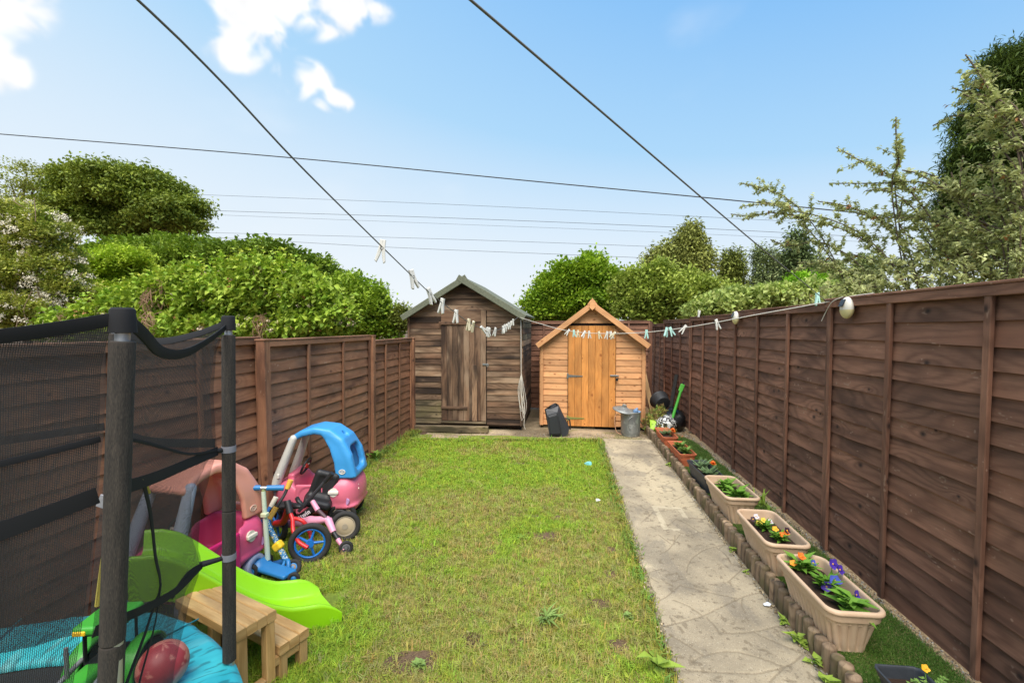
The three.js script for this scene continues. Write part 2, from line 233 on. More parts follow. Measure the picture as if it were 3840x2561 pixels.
const LOBES = {"sparse":[[-30.7,9.9,-22.0,0.61,0.4],[-29.58,10.23,-22.0,0.66,0.4],[-28.47,10.33,-22.0,0.71,0.35],[-27.4,9.91,-22.0,0.65,0.4],[-30.03,9.3,-22.0,0.67,0.36],[-28.78,9.4,-22.0,0.71,0.35],[-27.56,9.07,-22.0,0.6,0.35],[-30.88,8.95,-22.0,0.5,0.36],[-29.22,8.65,-22.0,0.55,0.28],[-28.13,8.57,-22.0,0.55,0.28]],"broad":[[-22.61,8.63,-20.0,1.2,0.63],[-21.05,8.97,-20.0,1.29,0.54],[-19.89,8.39,-20.0,1.05,0.62],[-18.86,7.48,-20.0,1.04,0.54],[-18.21,6.71,-20.0,0.51,0.33],[-19.46,6.83,-20.0,1.21,0.42],[-21.08,7.93,-20.0,1.41,0.59],[-22.88,7.69,-20.0,1.25,0.59],[-23.95,8.36,-20.0,0.87,0.59],[-22.3,6.99,-20.0,1.24,0.47],[-20.6,6.57,-20.0,1.13,0.38],[-23.64,6.82,-20.0,0.97,0.43],[-21.49,6.28,-20.0,0.95,0.34]],"blossom":[[-10.5,3.6,-7.5,0.57,0.57],[-9.75,3.42,-7.5,0.58,0.45],[-10.25,2.77,-7.5,0.85,0.65],[-9.46,2.6,-7.5,0.56,0.49],[-10.57,2.12,-7.5,0.67,0.5],[-9.81,1.95,-7.5,0.75,0.41],[-9.24,2.19,-7.5,0.46,0.41]],"lime":[[-11.43,3.1,-10.0,0.96,0.53],[-10.82,3.3,-10.0,0.71,0.42],[-11.88,2.62,-10.0,0.85,0.43],[-10.73,2.55,-10.0,0.83,0.43]],"hedge":[[-14.32,4.1,-14.0,1.47,0.71],[-12.68,4.07,-14.0,1.44,0.7],[-11.57,3.84,-14.0,0.94,0.58],[-14.34,3.19,-14.0,1.48,0.59],[-12.54,3.17,-14.0,1.44,0.58]],"hedge2":[[-9.87,3.58,-13.0,1.01,0.67],[-8.72,3.53,-13.0,1.13,0.61],[-7.66,3.38,-13.0,0.7,0.52],[-9.3,2.9,-13.0,1.28,0.53],[-8.02,2.76,-13.0,0.98,0.53]],"round":[[-5.99,2.64,-12.0,0.76,0.6],[-5.36,2.28,-12.0,0.62,0.57],[-4.99,1.76,-12.0,0.41,0.43],[-5.81,1.76,-12.0,0.78,0.48],[-6.38,2.43,-12.0,0.51,0.6]],"climber":[[-7.12,1.75,-6.2,0.45,0.25],[-6.59,1.87,-6.2,0.44,0.3],[-6.07,1.99,-6.2,0.47,0.36],[-5.56,2.1,-6.2,0.46,0.39],[-5.06,2.15,-6.2,0.42,0.37],[-4.57,2.21,-6.2,0.41,0.38],[-4.1,2.19,-6.2,0.4,0.37],[-3.69,2.04,-6.2,0.37,0.33],[-3.31,1.79,-6.2,0.3,0.26],[-5.72,1.67,-6.2,0.64,0.23],[-4.72,1.67,-6.2,0.69,0.22],[-3.83,1.67,-6.2,0.53,0.19],[-7.61,1.69,-6.2,0.38,0.22]],"dome":[[0.48,3.02,-13.0,0.82,0.61],[-0.13,2.66,-13.0,0.73,0.55],[1.17,2.77,-13.0,0.45,0.55],[-0.72,2.3,-13.0,0.52,0.42],[0.6,2.25,-13.0,0.96,0.49],[-0.01,2.09,-13.0,0.85,0.37]],"mixed":[[1.62,2.6,-11.0,0.5,0.46],[2.21,2.61,-11.0,0.59,0.51],[2.9,2.53,-11.0,0.58,0.45],[1.82,2.09,-11.0,0.59,0.36],[2.61,2.09,-11.0,0.68,0.3],[3.43,2.3,-11.0,0.57,0.4]],"olive":[[6.08,5.83,-24.0,0.72,0.87],[5.67,5.18,-24.0,1.16,0.88],[6.68,4.94,-24.0,0.8,0.98],[4.86,4.97,-24.0,0.75,0.66],[6.0,4.12,-24.0,1.47,0.88],[6.29,6.41,-24.0,0.29,0.35]],"col1":[[8.87,5.23,-26.0,0.45,0.61],[8.88,4.53,-26.0,0.56,0.7],[8.93,3.94,-26.0,0.58,0.59]],"col2":[[11.9,6.15,-30.0,0.28,0.59],[11.92,5.21,-30.0,0.31,0.81],[11.9,4.4,-30.0,0.36,0.67]],"col3":[[12.67,5.74,-30.0,0.23,0.59],[13.06,5.46,-30.0,0.23,0.67],[12.87,4.53,-30.0,0.51,0.67]],"col4":[[10.33,5.42,-22.0,0.29,0.51],[10.31,4.74,-22.0,0.4,0.55],[10.36,4.06,-22.0,0.48,0.49]],"col5":[[14.18,4.93,-28.0,0.51,0.74],[15.11,4.67,-28.0,0.46,0.64],[14.31,4.19,-28.0,0.92,0.5],[16.81,5.14,-28.0,0.5,0.68],[16.72,4.41,-28.0,0.68,0.59]],"pale":[[2.66,2.04,-8.4,0.36,0.18],[2.95,2.12,-8.4,0.36,0.21],[3.35,2.15,-8.4,0.36,0.21],[3.74,2.17,-8.4,0.35,0.2],[4.16,2.22,-8.4,0.35,0.18],[2.44,1.95,-8.4,0.29,0.14],[4.58,2.21,-8.4,0.28,0.16]],"vivid":[[4.86,2.57,-10.0,0.4,0.23],[5.2,2.43,-10.0,0.33,0.18]],"conifer":[[7.89,6.06,-9.0,0.5,0.59],[7.71,5.4,-9.0,0.6,0.67],[7.6,4.66,-9.0,0.67,0.67],[7.55,3.91,-9.0,0.67,0.68],[7.51,3.3,-9.0,0.61,0.46],[8.19,5.08,-9.0,0.53,1.48]],"gap":[[-4.44,1.88,-12.0,0.22,0.36],[2.08,1.87,-12.0,0.27,0.45]]};
const BRANCHES = [[[3.19,1.99,-4.04],[3.1,2.52,-4.25],[3.02,2.82,-4.39],[2.97,3.07,-4.58],[2.91,3.2,-4.76],[2.85,3.36,-4.93],[2.76,3.54,-5.11]],[[2.97,3.07,-4.58],[2.97,3.21,-4.55],[2.96,3.4,-4.56],[2.96,3.6,-4.57]],[[3.06,1.96,-4.36],[3.0,2.39,-4.51],[2.95,2.67,-4.68],[2.87,2.85,-4.91],[2.77,2.97,-5.11],[2.68,3.04,-5.28]],[[2.86,1.96,-4.98],[2.75,2.5,-5.18],[2.61,2.94,-5.41],[2.47,3.2,-5.61],[2.37,3.38,-5.91],[2.23,3.56,-6.27]],[[3.02,2.03,-4.46],[2.9,2.53,-4.84],[2.74,2.77,-5.18],[2.58,2.91,-5.44],[2.44,3.04,-5.72],[2.29,3.1,-6.13],[2.17,3.2,-6.41]],[[3.24,2.99,-3.7],[3.2,3.35,-3.86],[3.17,3.6,-3.96],[3.13,3.85,-4.07]],[[3.23,3.14,-3.7],[3.19,3.42,-3.88],[3.16,3.51,-4.02],[3.11,3.64,-4.16]],[[3.22,3.16,-3.79],[3.16,3.35,-4.02],[3.12,3.41,-4.13],[3.06,3.39,-4.28]],[[3.25,2.56,-3.7],[3.21,2.67,-3.9],[3.14,2.8,-4.13],[3.07,2.97,-4.27],[3.03,3.04,-4.36]],[[3.24,2.31,-3.83],[3.18,2.54,-4.02],[3.11,2.82,-4.19],[3.03,2.95,-4.36],[2.94,3.04,-4.68],[2.73,3.2,-5.18]],[[3.2,1.99,-4.02],[3.13,2.42,-4.19],[3.07,2.63,-4.31],[3.01,2.66,-4.43],[2.95,2.72,-4.68],[2.86,2.82,-4.93]],[[2.97,1.95,-4.68],[2.87,2.34,-4.93],[2.75,2.56,-5.18],[2.65,2.63,-5.34],[2.52,2.61,-5.54],[2.42,2.74,-5.8]],[[3.16,1.94,-4.13],[3.04,2.41,-4.36],[2.99,2.6,-4.53],[2.99,2.87,-4.5]],[[3.26,2.35,-3.7],[3.22,2.46,-3.9],[3.16,2.64,-4.07],[3.12,2.96,-4.16]],[[3.26,1.97,-3.79],[3.22,2.26,-3.9],[3.18,2.49,-4.04],[3.15,2.8,-4.11],[3.15,3.07,-4.09]],[[3.26,2.16,-3.7],[3.23,2.52,-3.84],[3.21,2.8,-3.9],[3.2,3.06,-3.88]],[[3.24,2.74,-3.7],[3.22,2.97,-3.81],[3.2,3.13,-3.9],[3.15,3.22,-4.06]],[[3.24,2.01,-3.86],[3.19,2.28,-4.02],[3.1,2.39,-4.25],[3.02,2.33,-4.43]],[[2.91,1.99,-4.84],[2.84,2.26,-5.01],[2.71,2.38,-5.26],[2.57,2.42,-5.47]],[[3.11,1.95,-4.25],[3.02,2.19,-4.43],[2.96,2.3,-4.68],[2.85,2.43,-4.98]],[[3.22,1.99,-3.95],[3.21,2.27,-3.97],[3.14,2.59,-4.13],[3.09,2.76,-4.25]],[[3.26,2.03,-3.73],[3.25,2.3,-3.76],[3.23,2.64,-3.8],[3.22,2.91,-3.83]],[[3.01,1.95,-4.51],[2.96,2.17,-4.68],[2.91,2.25,-4.84],[2.81,2.27,-5.08]]];
const LINE_A = [[-0.755, 2.288, -0.689], [-0.755, 2.277, -0.739], [-0.755, 2.24, -0.925], [-0.755, 2.167, -1.192], [-0.755, 2.035, -1.777], [-0.755, 1.957, -2.136], [-0.755, 1.89, -2.451], [-0.755, 1.805, -2.985], [-0.755, 1.728, -3.541], [-0.755, 1.666, -4.345], [-0.755, 1.675, -5.23], [-0.755, 1.851, -7.155]];
const PEGS_A = [[-0.755, 2.03, -1.808], [-0.755, 1.953, -2.174], [-0.755, 1.888, -2.459], [-0.755, 1.846, -2.717], [-0.755, 1.79, -3.07], [-0.755, 1.734, -3.477], [-0.755, 1.718, -3.643], [-0.755, 1.684, -4.069], [-0.755, 1.666, -4.321], [-0.755, 1.664, -4.42], [-0.755, 1.663, -4.807], [-0.755, 1.684, -5.413], [-0.755, 1.7, -5.568], [-0.755, 1.711, -5.733], [-0.755, 1.729, -5.953], [-0.755, 1.754, -6.19], [-0.755, 1.781, -6.446]];
const LINE_C = [[-0.755, 1.852, -7.2], [-0.382, 1.744, -6.648], [-0.061, 1.659, -6.173], [0.214, 1.624, -5.766], [0.497, 1.62, -5.348], [0.775, 1.636, -4.937], [1.01, 1.67, -4.589], [1.288, 1.734, -4.178], [1.515, 1.797, -3.841], [1.687, 1.841, -3.587], [1.769, 1.863, -3.466], [1.8, 1.87, -3.42]];
const PEGS_C = [[0.026, 1.643, -6.045], [0.098, 1.632, -5.938], [0.146, 1.628, -5.866], [0.224, 1.624, -5.751], [0.279, 1.62, -5.67], [0.389, 1.617, -5.507], [0.471, 1.619, -5.387], [0.51, 1.62, -5.329], [0.54, 1.621, -5.285], [0.828, 1.641, -4.857], [0.981, 1.666, -4.631], [1.013, 1.67, -4.585], [1.105, 1.692, -4.448], [1.303, 1.738, -4.156]];
// ---------------------------------------------------------------- materials of the setting
const soilT = tex(512, 512, (s, t) => { const n = fbm(s * 24, t * 24, 5, 5, 24, 24), f = vn(s * 170, t * 170, 8, 170, 170); return mix3([62, 46, 33], [128, 103, 78], clamp(n * 0.75 + f * 0.45 - 0.1)); }, true, 1, 1);
const thatchT = tex(1024, 1024, (s, t) => {
  const n = fbm(s * 16, t * 16, 5, 15, 16, 16), f = vn(s * 256, t * 190, 18, 256, 190), g = fbm(s * 6, t * 6, 4, 25, 6, 6);
  let c = mix3([84, 100, 28], [140, 156, 54], clamp(n * 0.8 + f * 0.4 - 0.1)); c = mix3(c, [142, 118, 72], sst(0.52, 0.72, g) * 0.8); return mix3(c, [76, 58, 40], sst(0.66, 0.76, n));
}, true, 0.5, 0.5);
const turfT = tex(512, 512, (s, t) => { const n = fbm(s * 60, t * 60, 4, 35, 60, 60), g = fbm(s * 5, t * 5, 4, 36, 5, 5); return mix3([30, 52, 18], mix3([86, 122, 44], [112, 128, 58], g), clamp(n * 1.1 - 0.1)); }, true, 1, 1);
const soilM = std({ map: soilT, bumpMap: soilT, bumpScale: 0.01, roughness: 1 }), thatchM = std({ map: thatchT, bumpMap: thatchT, bumpScale: 0.006, roughness: 1 }), turfM = std({ map: turfT, roughness: 0.95 });

function sheet(x0, x1, z0, z1, y, nx, nz, bump = 0, seed = 3, inside) {          // ground sheet with uv in metres
  const p = [], u = [], ix = [];
  for (let j = 0; j <= nz; j++) for (let i = 0; i <= nx; i++) { const x = lerp(x0, x1, i / nx), z = lerp(z0, z1, j / nz); p.push(x, y + bump * (fbm(x * 2.2 + 50, z * 2.2 + 50, 4, seed) - 0.5), z); u.push(x, -z); }
  for (let j = 0; j < nz; j++) for (let i = 0; i < nx; i++) { const a = j * (nx + 1) + i; if (inside && !inside(lerp(x0, x1, (i + 0.5) / nx), lerp(z0, z1, (j + 0.5) / nz))) continue; ix.push(a, a + nx + 1, a + 1, a + 1, a + nx + 1, a + nx + 2); }
  const g = new THREE.BufferGeometry(); g.setAttribute('position', new THREE.Float32BufferAttribute(p, 3)); g.setAttribute('uv', new THREE.Float32BufferAttribute(u, 2)); g.setIndex(ix); g.computeVertexNormals(); return g;
}
structure('ground', sheet(-400, 400, 300, -500, -0.035, 8, 8), soilM);
const BARE = [[-0.13, -3.62, 0.085, 1.9], [-0.25, -3.97, 0.05, 1.2], [-0.05, -3.98, 0.045, 1.2], [0.2, -2.75, 0.06, 1.2], [-0.75, -2.15, 0.09, 1.5], [0.3, -3.1, 0.05, 0.8], [-0.55, -3.3, 0.04, 1.3], [-1.1, -5.2, 0.045, 1.3], [0.28, -2.4, 0.06, 1], [-0.55, -5.5, 0.05, 1.8], [-1.5, -2.25, 0.08, 1.5], [0.34, -3.45, 0.05, 0.8]];
const lawnEdge = (x, z) => { const far = -6.62 - 0.12 * (x + 1.2) + 0.06 * (vn(x * 4, 3, 3) - 0.5); return x < 0.515 + 0.02 * (vn(z * 5, 1, 8) - 0.5) && z > far && x > -2.36 + 0.12 * vn(z * 2, 2, 9) - 0.1; };
const lawnY = (x, z) => 0.012 + 0.045 * (fbm(x * 2.2 + 50, z * 2.2 + 50, 4, 3) - 0.5);
{ // worn spots of bare earth in the lawn
  const gs = []; for (const [x, z, r, e] of BARE) { const g = new GB(), n = 22, P = []; for (let i = 0; i < n; i++) { const a = i / n * 6.283, k = r * (0.7 + 0.6 * vn(Math.cos(a) * 1.6 + x * 9, Math.sin(a) * 1.6 + z * 9, 91)); P.push([x + Math.cos(a) * k * e, lawnY(x, z) + 0.004, z + Math.sin(a) * k]); } for (let i = 0; i < n; i++) { const b = P[(i + 1) % n]; g.tri([x, lawnY(x, z) + 0.01, z], b, P[i], [x, z], [b[0], b[2]], [P[i][0], P[i][2]]); } gs.push(g.geo()); }
  structure('bare_soil', merge(gs), soilM);
}
structure('lawn', sheet(-2.46, 0.53, 1.0, -6.95, 0.012, 60, 160, 0.045, 3, (x, z) => z > -6.9 && x < 0.53), thatchM);

// ---------------------------------------------------------------- path: poured concrete with trowelled curved joints
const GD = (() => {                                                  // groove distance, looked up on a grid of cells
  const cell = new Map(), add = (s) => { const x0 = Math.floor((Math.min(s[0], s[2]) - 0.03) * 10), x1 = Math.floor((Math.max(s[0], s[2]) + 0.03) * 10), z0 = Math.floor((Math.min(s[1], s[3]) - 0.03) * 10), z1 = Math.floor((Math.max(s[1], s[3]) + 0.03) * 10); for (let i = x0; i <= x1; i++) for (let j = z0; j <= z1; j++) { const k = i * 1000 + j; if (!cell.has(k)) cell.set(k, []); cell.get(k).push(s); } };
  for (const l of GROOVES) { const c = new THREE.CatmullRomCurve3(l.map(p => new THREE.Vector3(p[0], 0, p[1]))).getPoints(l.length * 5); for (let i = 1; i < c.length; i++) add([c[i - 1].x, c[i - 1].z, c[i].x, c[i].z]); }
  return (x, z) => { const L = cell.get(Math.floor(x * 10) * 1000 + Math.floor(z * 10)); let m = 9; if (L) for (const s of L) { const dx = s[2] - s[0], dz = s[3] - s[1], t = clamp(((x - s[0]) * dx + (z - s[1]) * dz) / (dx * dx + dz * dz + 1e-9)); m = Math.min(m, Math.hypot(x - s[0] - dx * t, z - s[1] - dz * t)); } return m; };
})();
const PX0 = 0.515, PX1 = 1.262, PZ0 = -1.0, PZ1 = -6.86;
const pathT = tex(512, 2048, (s, t) => {                             // s across, t along
  const x = PX0 + s * (PX1 - PX0), z = PZ0 + t * (PZ1 - PZ0);
  const n = fbm(x * 5, z * 5, 5, 45), f = vn(x * 320, z * 320, 46), f2 = vn(x * 150, z * 150, 47), g = fbm(x * 2.1 + 9, z * 1.3, 4, 48);
  let c = mix3([130, 119, 100], [178, 163, 136], clamp(n * 1.3 - 0.15));
  c = mix3(c, [203, 186, 152], sst(0.44, 0.7, g) * 0.6);                                                       // pale skim that has worn on
  c = mix3(c, [112, 104, 92], sst(0.57, 0.7, fbm(x * 7 + 3, z * 4, 5, 49)) * 0.4);                                 // grey lichen and soil stain
  c = mix3(c, [96, 84, 66], sst(0.62, 0.74, fbm(x * 30, z * 30, 4, 50)) * 0.45);
  if (f > 0.86) c = mix3(c, [206, 196, 174], 0.5); if (f < 0.12) c = mix3(c, [92, 86, 76], 0.55); if (f2 > 0.93) c = mix3(c, [84, 72, 58], 0.6);
  const e = Math.min(x - PX0, PX1 - x) + 0.05 * (fbm(z * 9, x * 9, 3, 51) - 0.5); if (e < 0.035) c = mix3(c, [98, 88, 66], 0.6 * (f2 > 0.3 ? 1 : 0.3));   // soil and moss washed against the edges
  const gd = GD(x, z); if (gd < 0.0048 + 0.003 * (f2 - 0.5) && f2 > 0.1) c = mix3(c, [104, 92, 73], 0.4);              // broken darker brown along the joints
  const sq = Math.abs(Math.max(Math.abs(x - 0.93) - 0.11, Math.abs(z + 4.06) - 0.24)); if (sq < 0.022 && n > 0.42) c = mix3(c, [200, 188, 160], 0.45);      // pale mortar round an old cover
  return c;
});
{
  const xs = []; for (let i = 0; i <= 112; i++) xs.push(lerp(PX0, PX1, i / 112));
  const zs = []; { let z = PZ0; while (z > PZ1) { zs.push(z); z -= lerp(0.0075, 0.022, clamp((-z - 2) / 4)); } zs.push(PZ1); }
  const p = [], u = [], ix = [], nx = xs.length;
  for (const z of zs) for (const x of xs) {
    const gd = GD(x, z), edge = Math.min(x - PX0, PX1 - x);
    let y = 0.03 + 0.012 * (fbm(x * 3, z * 3, 3, 60) - 0.5) + 0.0035 * (fbm(x * 26, z * 26, 3, 61) - 0.5);
    y -= 0.005 * (1 - sst(0.001, 0.009, gd)); if (edge < 0.012) y -= (0.012 - edge) * 1.2;
    p.push(x + (edge < 0.001 && x < 0.6 ? 0.012 * (fbm(z * 5, 2, 4, 66) - 0.5) : 0), y, z); u.push((x - PX0) / (PX1 - PX0), (z - PZ0) / (PZ1 - PZ0));
  }
  for (let j = 0; j + 1 < zs.length; j++) for (let i = 0; i + 1 < nx; i++) { const a = j * nx + i; ix.push(a, a + 1, a + nx, a + 1, a + nx + 1, a + nx); }
  const k0 = p.length / 3; zs.forEach((z, j) => { const a = j * nx; p.push(p[a * 3], -0.03, z); u.push(0, (z - PZ0) / (PZ1 - PZ0)); if (j) ix.push(a - nx, a, k0 + j - 1, a, k0 + j, k0 + j - 1); });
  const g = new THREE.BufferGeometry(); g.setAttribute('position', new THREE.Float32BufferAttribute(p, 3)); g.setAttribute('uv', new THREE.Float32BufferAttribute(u, 2)); g.setIndex(ix); g.computeVertexNormals();
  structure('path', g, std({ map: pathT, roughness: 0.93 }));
}
const apronT = tex(1024, 512, (s, t) => {
  const x = s * 4, z = t * 2; const n = fbm(x * 4, z * 4, 5, 71, 16, 8), f = vn(x * 128, z * 128, 72, 512, 256), g = fbm(x * 1.5, z * 1.5, 4, 73, 6, 3);
  let c = mix3([122, 108, 90], [184, 164, 132], clamp(n * 1.3 - 0.15)); c = mix3(c, [92, 80, 60], sst(0.5, 0.66, g) * 0.7); c = mix3(c, [112, 110, 62], sst(0.6, 0.7, fbm(x * 3 + 7, z * 3, 4, 75, 12, 6)) * 0.6);
  if (f > 0.88) c = mix3(c, [210, 198, 172], 0.55); if (f < 0.12) c = mix3(c, [70, 60, 48], 0.6); return c;
}, true, 0.25, 0.5);
structure('concrete_apron', sheet(-2.5, 1.27, -6.5, -9.5, 0.004, 60, 50, 0.024, 76, (x, z) => z < -6.56 - 0.12 * (x + 1.2) || x > 0.5 && z < -6.84), std({ map: apronT, bumpMap: apronT, bumpScale: 0.006, roughness: 0.95 }));
structure('side_strip', sheet(-2.62, -2.2, 0.6, -7.1, 0.016, 14, 120, 0.05, 77), soilM);
// raised bed between the log edging and the right-hand fence
const strawSoilT = tex(256, 256, (s, t) => { const n = fbm(s * 24, t * 24, 4, 85, 24, 24), f = vn(s * 120, t * 120, 88, 120, 120); return mix3([92, 72, 52], [184, 158, 116], clamp(n * 0.8 + f * 0.5 - 0.15)); }, true, 2, 2);
structure('planting_bed', sheet(1.27, 2.1, 0.8, -10.8, 0.075, 20, 200, 0.035, 78), std({ map: strawSoilT, bumpMap: strawSoilT, bumpScale: 0.008, roughness: 1 }));
const turfIn = (x, z) => x > 1.315 && x < 1.775 + 0.03 * (vn(z * 3, 4, 81) - 0.5) - 0.22 * Math.pow(sst(-6.3, -7.0, z), 2) && z > -6.95;
structure('artificial_turf', sheet(1.3, 1.8, 0.5, -7.0, 0.1, 25, 340, 0.01, 82, turfIn), turfM);

// ---------------------------------------------------------------- fences: every lap board a mesh of its own
const fenceRT = woodTex({ seed: 101, light: [152, 106, 83], dark: [112, 74, 56], knot: [40, 24, 18], knots: 12, bands: 13, warp: 3.2, blot: 0.45, scuff: [0.73, [176, 142, 120], 0.6], stain: [[[140, 92, 70], 0.5, 0.9, 2, 6, 5], [[84, 54, 41], 0.5, 0.9, 2, 8, 9]] });
const fenceLT = woodTex({ seed: 131, light: [176, 124, 92], dark: [134, 88, 63], knot: [70, 44, 32], knots: 12, bands: 14, blot: 0.4, ring: 0.55, scuff: [0.73, [196, 160, 134], 0.6], stain: [[[140, 104, 82], 0.5, 0.9, 3, 6, 5], [[96, 62, 46], 0.5, 0.9, 2, 8, 9]] });
const fenceRM = woodMats(fenceRT, [0.78, 0.9, 1.0, 1.08].map(k => [k * 0.9, k * 0.95, k * 0.97]), 0.85, 0.0012), fenceLM = woodMats(fenceLT, [0.86, 0.94, 1.0, 1.06].map(k => [k * 0.84, k * 0.87, k * 0.87]), 0.85, 0.0012);
const pick = (a) => a[Math.floor(R() * a.length)];
function fencePanel(o) {                                             // local x along the run, z towards the garden
  const g = thing('timber_fence', o.label, 'fence', o.pos, o.turn, o.group);
  const n = Math.round((o.h - 0.05) / 0.107), ex = (o.h - 0.05) / n;
  for (let i = 0; i < n; i++) {
    const b = part('board', lapBoard(o.L - 0.004, ex + 0.024, 0.012, i * 7 + o.seed), pick(o.mats), g, [0.002, i * ex, 0]);
    b.rotation.z = rr(-0.002, 0.002);
  }
  const fixed = o.battens ?? [0.02, o.L / 3, 2 * o.L / 3, o.L - 0.02];
  for (const x of fixed) part('batten', plankV(0.036, o.h - 0.045, 0.02, 0.003), pick(o.mats), g, [clamp(x - 0.018 - (o.bt ?? 0) * 0.8, 0.002, o.L - 0.038), 0.004, 0.0215], [0, 0, rr(-0.004, 0.004) - (o.bt ?? 0)]);
  part('top_rail', plank(o.L - 0.006, 0.048, 0.022, 0.003), pick(o.mats), g, [0.003, o.h - 0.048, 0.0225]);
  part('capping', plank(o.L - 0.003, 0.014, 0.062, 0.003), pick(o.mats), g, [0.0015, o.h + 0.001, -0.012]);
  if (o.tilt) { g.rotation.order = 'YXZ'; g.rotation.z = o.tilt; }
  if (o.lean) { g.rotation.order = 'YXZ'; g.rotation.x = o.lean; }
  return g;
}
const RJ = [0.25, -1.6, -3.45, -5.3, -7.15, -9.0, -10.7], RN = ['nearest panel of the dark brown right-hand fence, running out of frame at the right', 'dark brown lap fence panel on the right beside the charcoal and nearest beige planters', 'dark brown lap fence panel behind the two farther beige planters', 'dark brown lap fence panel behind the terracotta planters', 'dark brown lap fence panel behind the rubbish heap in the far right corner', 'farthest short panel of the right-hand fence, beyond the orange shed'];
for (let i = 0; i < 6; i++) fencePanel({ pos: [1.855 + 0.012 * i, 0.115, RJ[i + 1]], turn: -Math.PI / 2, L: RJ[i] - RJ[i + 1], h: [1.775, 1.765, 1.74, 1.715, 1.69, 1.63][i], mats: fenceRM, label: RN[i], group: 'right-hand fence panels', bt: [0.02, 0.024, 0.02, 0.008, 0, 0][i], seed: 200 + i * 31, lean: [0.006, 0.01, 0.004, -0.006, 0.008, -0.012][i] });
const LJ = [0.3, -1.6, -3.43, -5.5, -7.05], LN = ['brown lap fence panel on the left running out of frame behind the trampoline', 'brown lap fence panel on the left seen through the trampoline net', 'middle brown lap fence panel behind the blue-roofed toy car', 'far brown lap fence panel on the left next to the weathered shed'];
for (let i = 0; i < 4; i++) fencePanel({ pos: [-2.5 - 0.006 * i, 0.03, LJ[i]], turn: Math.PI / 2, L: LJ[i] - LJ[i + 1], h: [1.6, 1.575, 1.55, 1.48][i], mats: fenceLM, label: LN[i], group: 'left-hand fence panels', seed: 500 + i * 31, lean: [0.004, -0.008, 0.006, 0.01][i] });
const postsL = [[-3.47, 1.61, 0.06, 'leaning brown fence post beside the toy cars', 0.035], [-5.53, 1.6, -0.01, 'brown fence post at the far end of the middle left fence panel', 0.0], [-7.08, 1.53, 0.0, 'brown fence post against the corner of the weathered shed', 0.0], [-1.62, 1.63, 0.01, 'brown fence post behind the trampoline net', 0.0]];
for (const [z, h, lean, label, lz] of postsL) { const g = thing('fence_post', label, 'fence post', [-2.485, -0.02, z], Math.PI / 2, 'left-hand fence posts'); part('post', plankV(0.075, h, 0.075, 0.004), fenceLM[2], g, [-0.0375, 0, -0.02], [lz, 0, lean]); part('post_cap', rbox(0.088, 0.014, 0.088, 0.004), fenceLM[1], g, [-lean * h, h + 0.004, 0.0175 + lz * h]); }
for (let i = 1; i < 6; i++) { const g = thing('fence_post', ['', 'dark brown fence post next to the nearest beige planter', 'dark brown fence post below the round solar light', 'dark brown fence post behind the black planter', 'dark brown fence post behind the farther terracotta planter', 'dark brown fence post in the far corner beyond the rubbish heap'][i], 'fence post', [1.9 + 0.012 * i, 0.05, RJ[i]], -Math.PI / 2, 'right-hand fence posts'); part('post', plankV(0.07, 1.74 - i * 0.02, 0.07, 0.004), fenceRM[1], g, [-0.035, 0, -0.035]); }
// back fence, seen between and behind the sheds
fencePanel({ pos: [-2.75, 0.02, -9.32], turn: 0.02, L: 1.85, h: 1.78, mats: fenceRM, label: 'back fence panel behind the weathered shed', seed: 800, group: 'back fence panels' });
fencePanel({ pos: [-0.88, 0.02, -9.36], turn: 0.02, L: 1.25, h: 1.78, mats: fenceRM, label: 'dark back fence panel in the gap between the two sheds', seed: 831, group: 'back fence panels' });
fencePanel({ pos: [0.39, 0.02, -9.39], turn: 0.02, L: 1.28, h: 1.79, mats: fenceRM, label: 'back fence panel behind the orange shed', seed: 862, group: 'back fence panels' });
for (const x of [-0.89, 0.38, 1.68]) { const g = thing('fence_post', x < 0 ? 'back fence post in the gap between the sheds' : x < 1 ? 'back fence post hidden behind the orange shed roof' : 'end post of the back fence by the far right corner', 'fence post', [x, 0, -9.43], 0, 'back fence posts'); part('post', plankV(0.07, 1.8, 0.07, 0.004), fenceRM[0], g, [-0.035, 0, -0.035]); }

// ---------------------------------------------------------------- log edging along the path
const logT = woodTex({ seed: 161, light: [150, 128, 104], dark: [98, 80, 62], knots: 6, bands: 10, blot: 0.6, stain: [[[92, 84, 56], 0.54, 0.7, 3, 4, 4], [[66, 54, 44], 0.6, 0.75, 4, 5, 8]] });
const logM = woodMats(logT, [0.95, 1.05, 1.15, 1.25], 0.9, 0.002);
{
  const edging = thing('log_edging', 'row of short round-topped log stakes edging the raised bed beside the path', 'edging', [1.285, 0, 0]);
  const geos = []; for (let k = 0; k < 4; k++) { const g = lathe([[0.0, 0.16], [0.02, 0.1585], [0.0285, 0.154], [0.0315, 0.146], [0.0318, 0.06], [0.0318, -0.02]], 10); const p = g.attributes.position, u = g.attributes.uv; for (let i = 0; i < p.count; i++) { const a = Math.atan2(p.getZ(i), p.getX(i)), w = 1 + 0.06 * (vn(a * 1.5 + k * 9, 4, 90) - 0.5) * 2; p.setX(i, p.getX(i) * w); p.setZ(i, p.getZ(i) * w); u.setXY(i, p.getY(i) * 1.1 + k * 0.4, u.getX(i) * 0.2 + k * 0.23); } g.computeVertexNormals(); geos.push(g); }
  let i = 0; for (let z = -1.3; z > -7.55; z -= 0.0655) { const m = part('log_stake', geos[i % 4], logM[Math.floor(R() * 4)], edging, [rr(-0.005, 0.005), rr(-0.022, 0.0), z + rr(-0.002, 0.002)], [rr(-0.02, 0.02), rr(0, 6), rr(-0.05, 0.02)]); i++; }
}
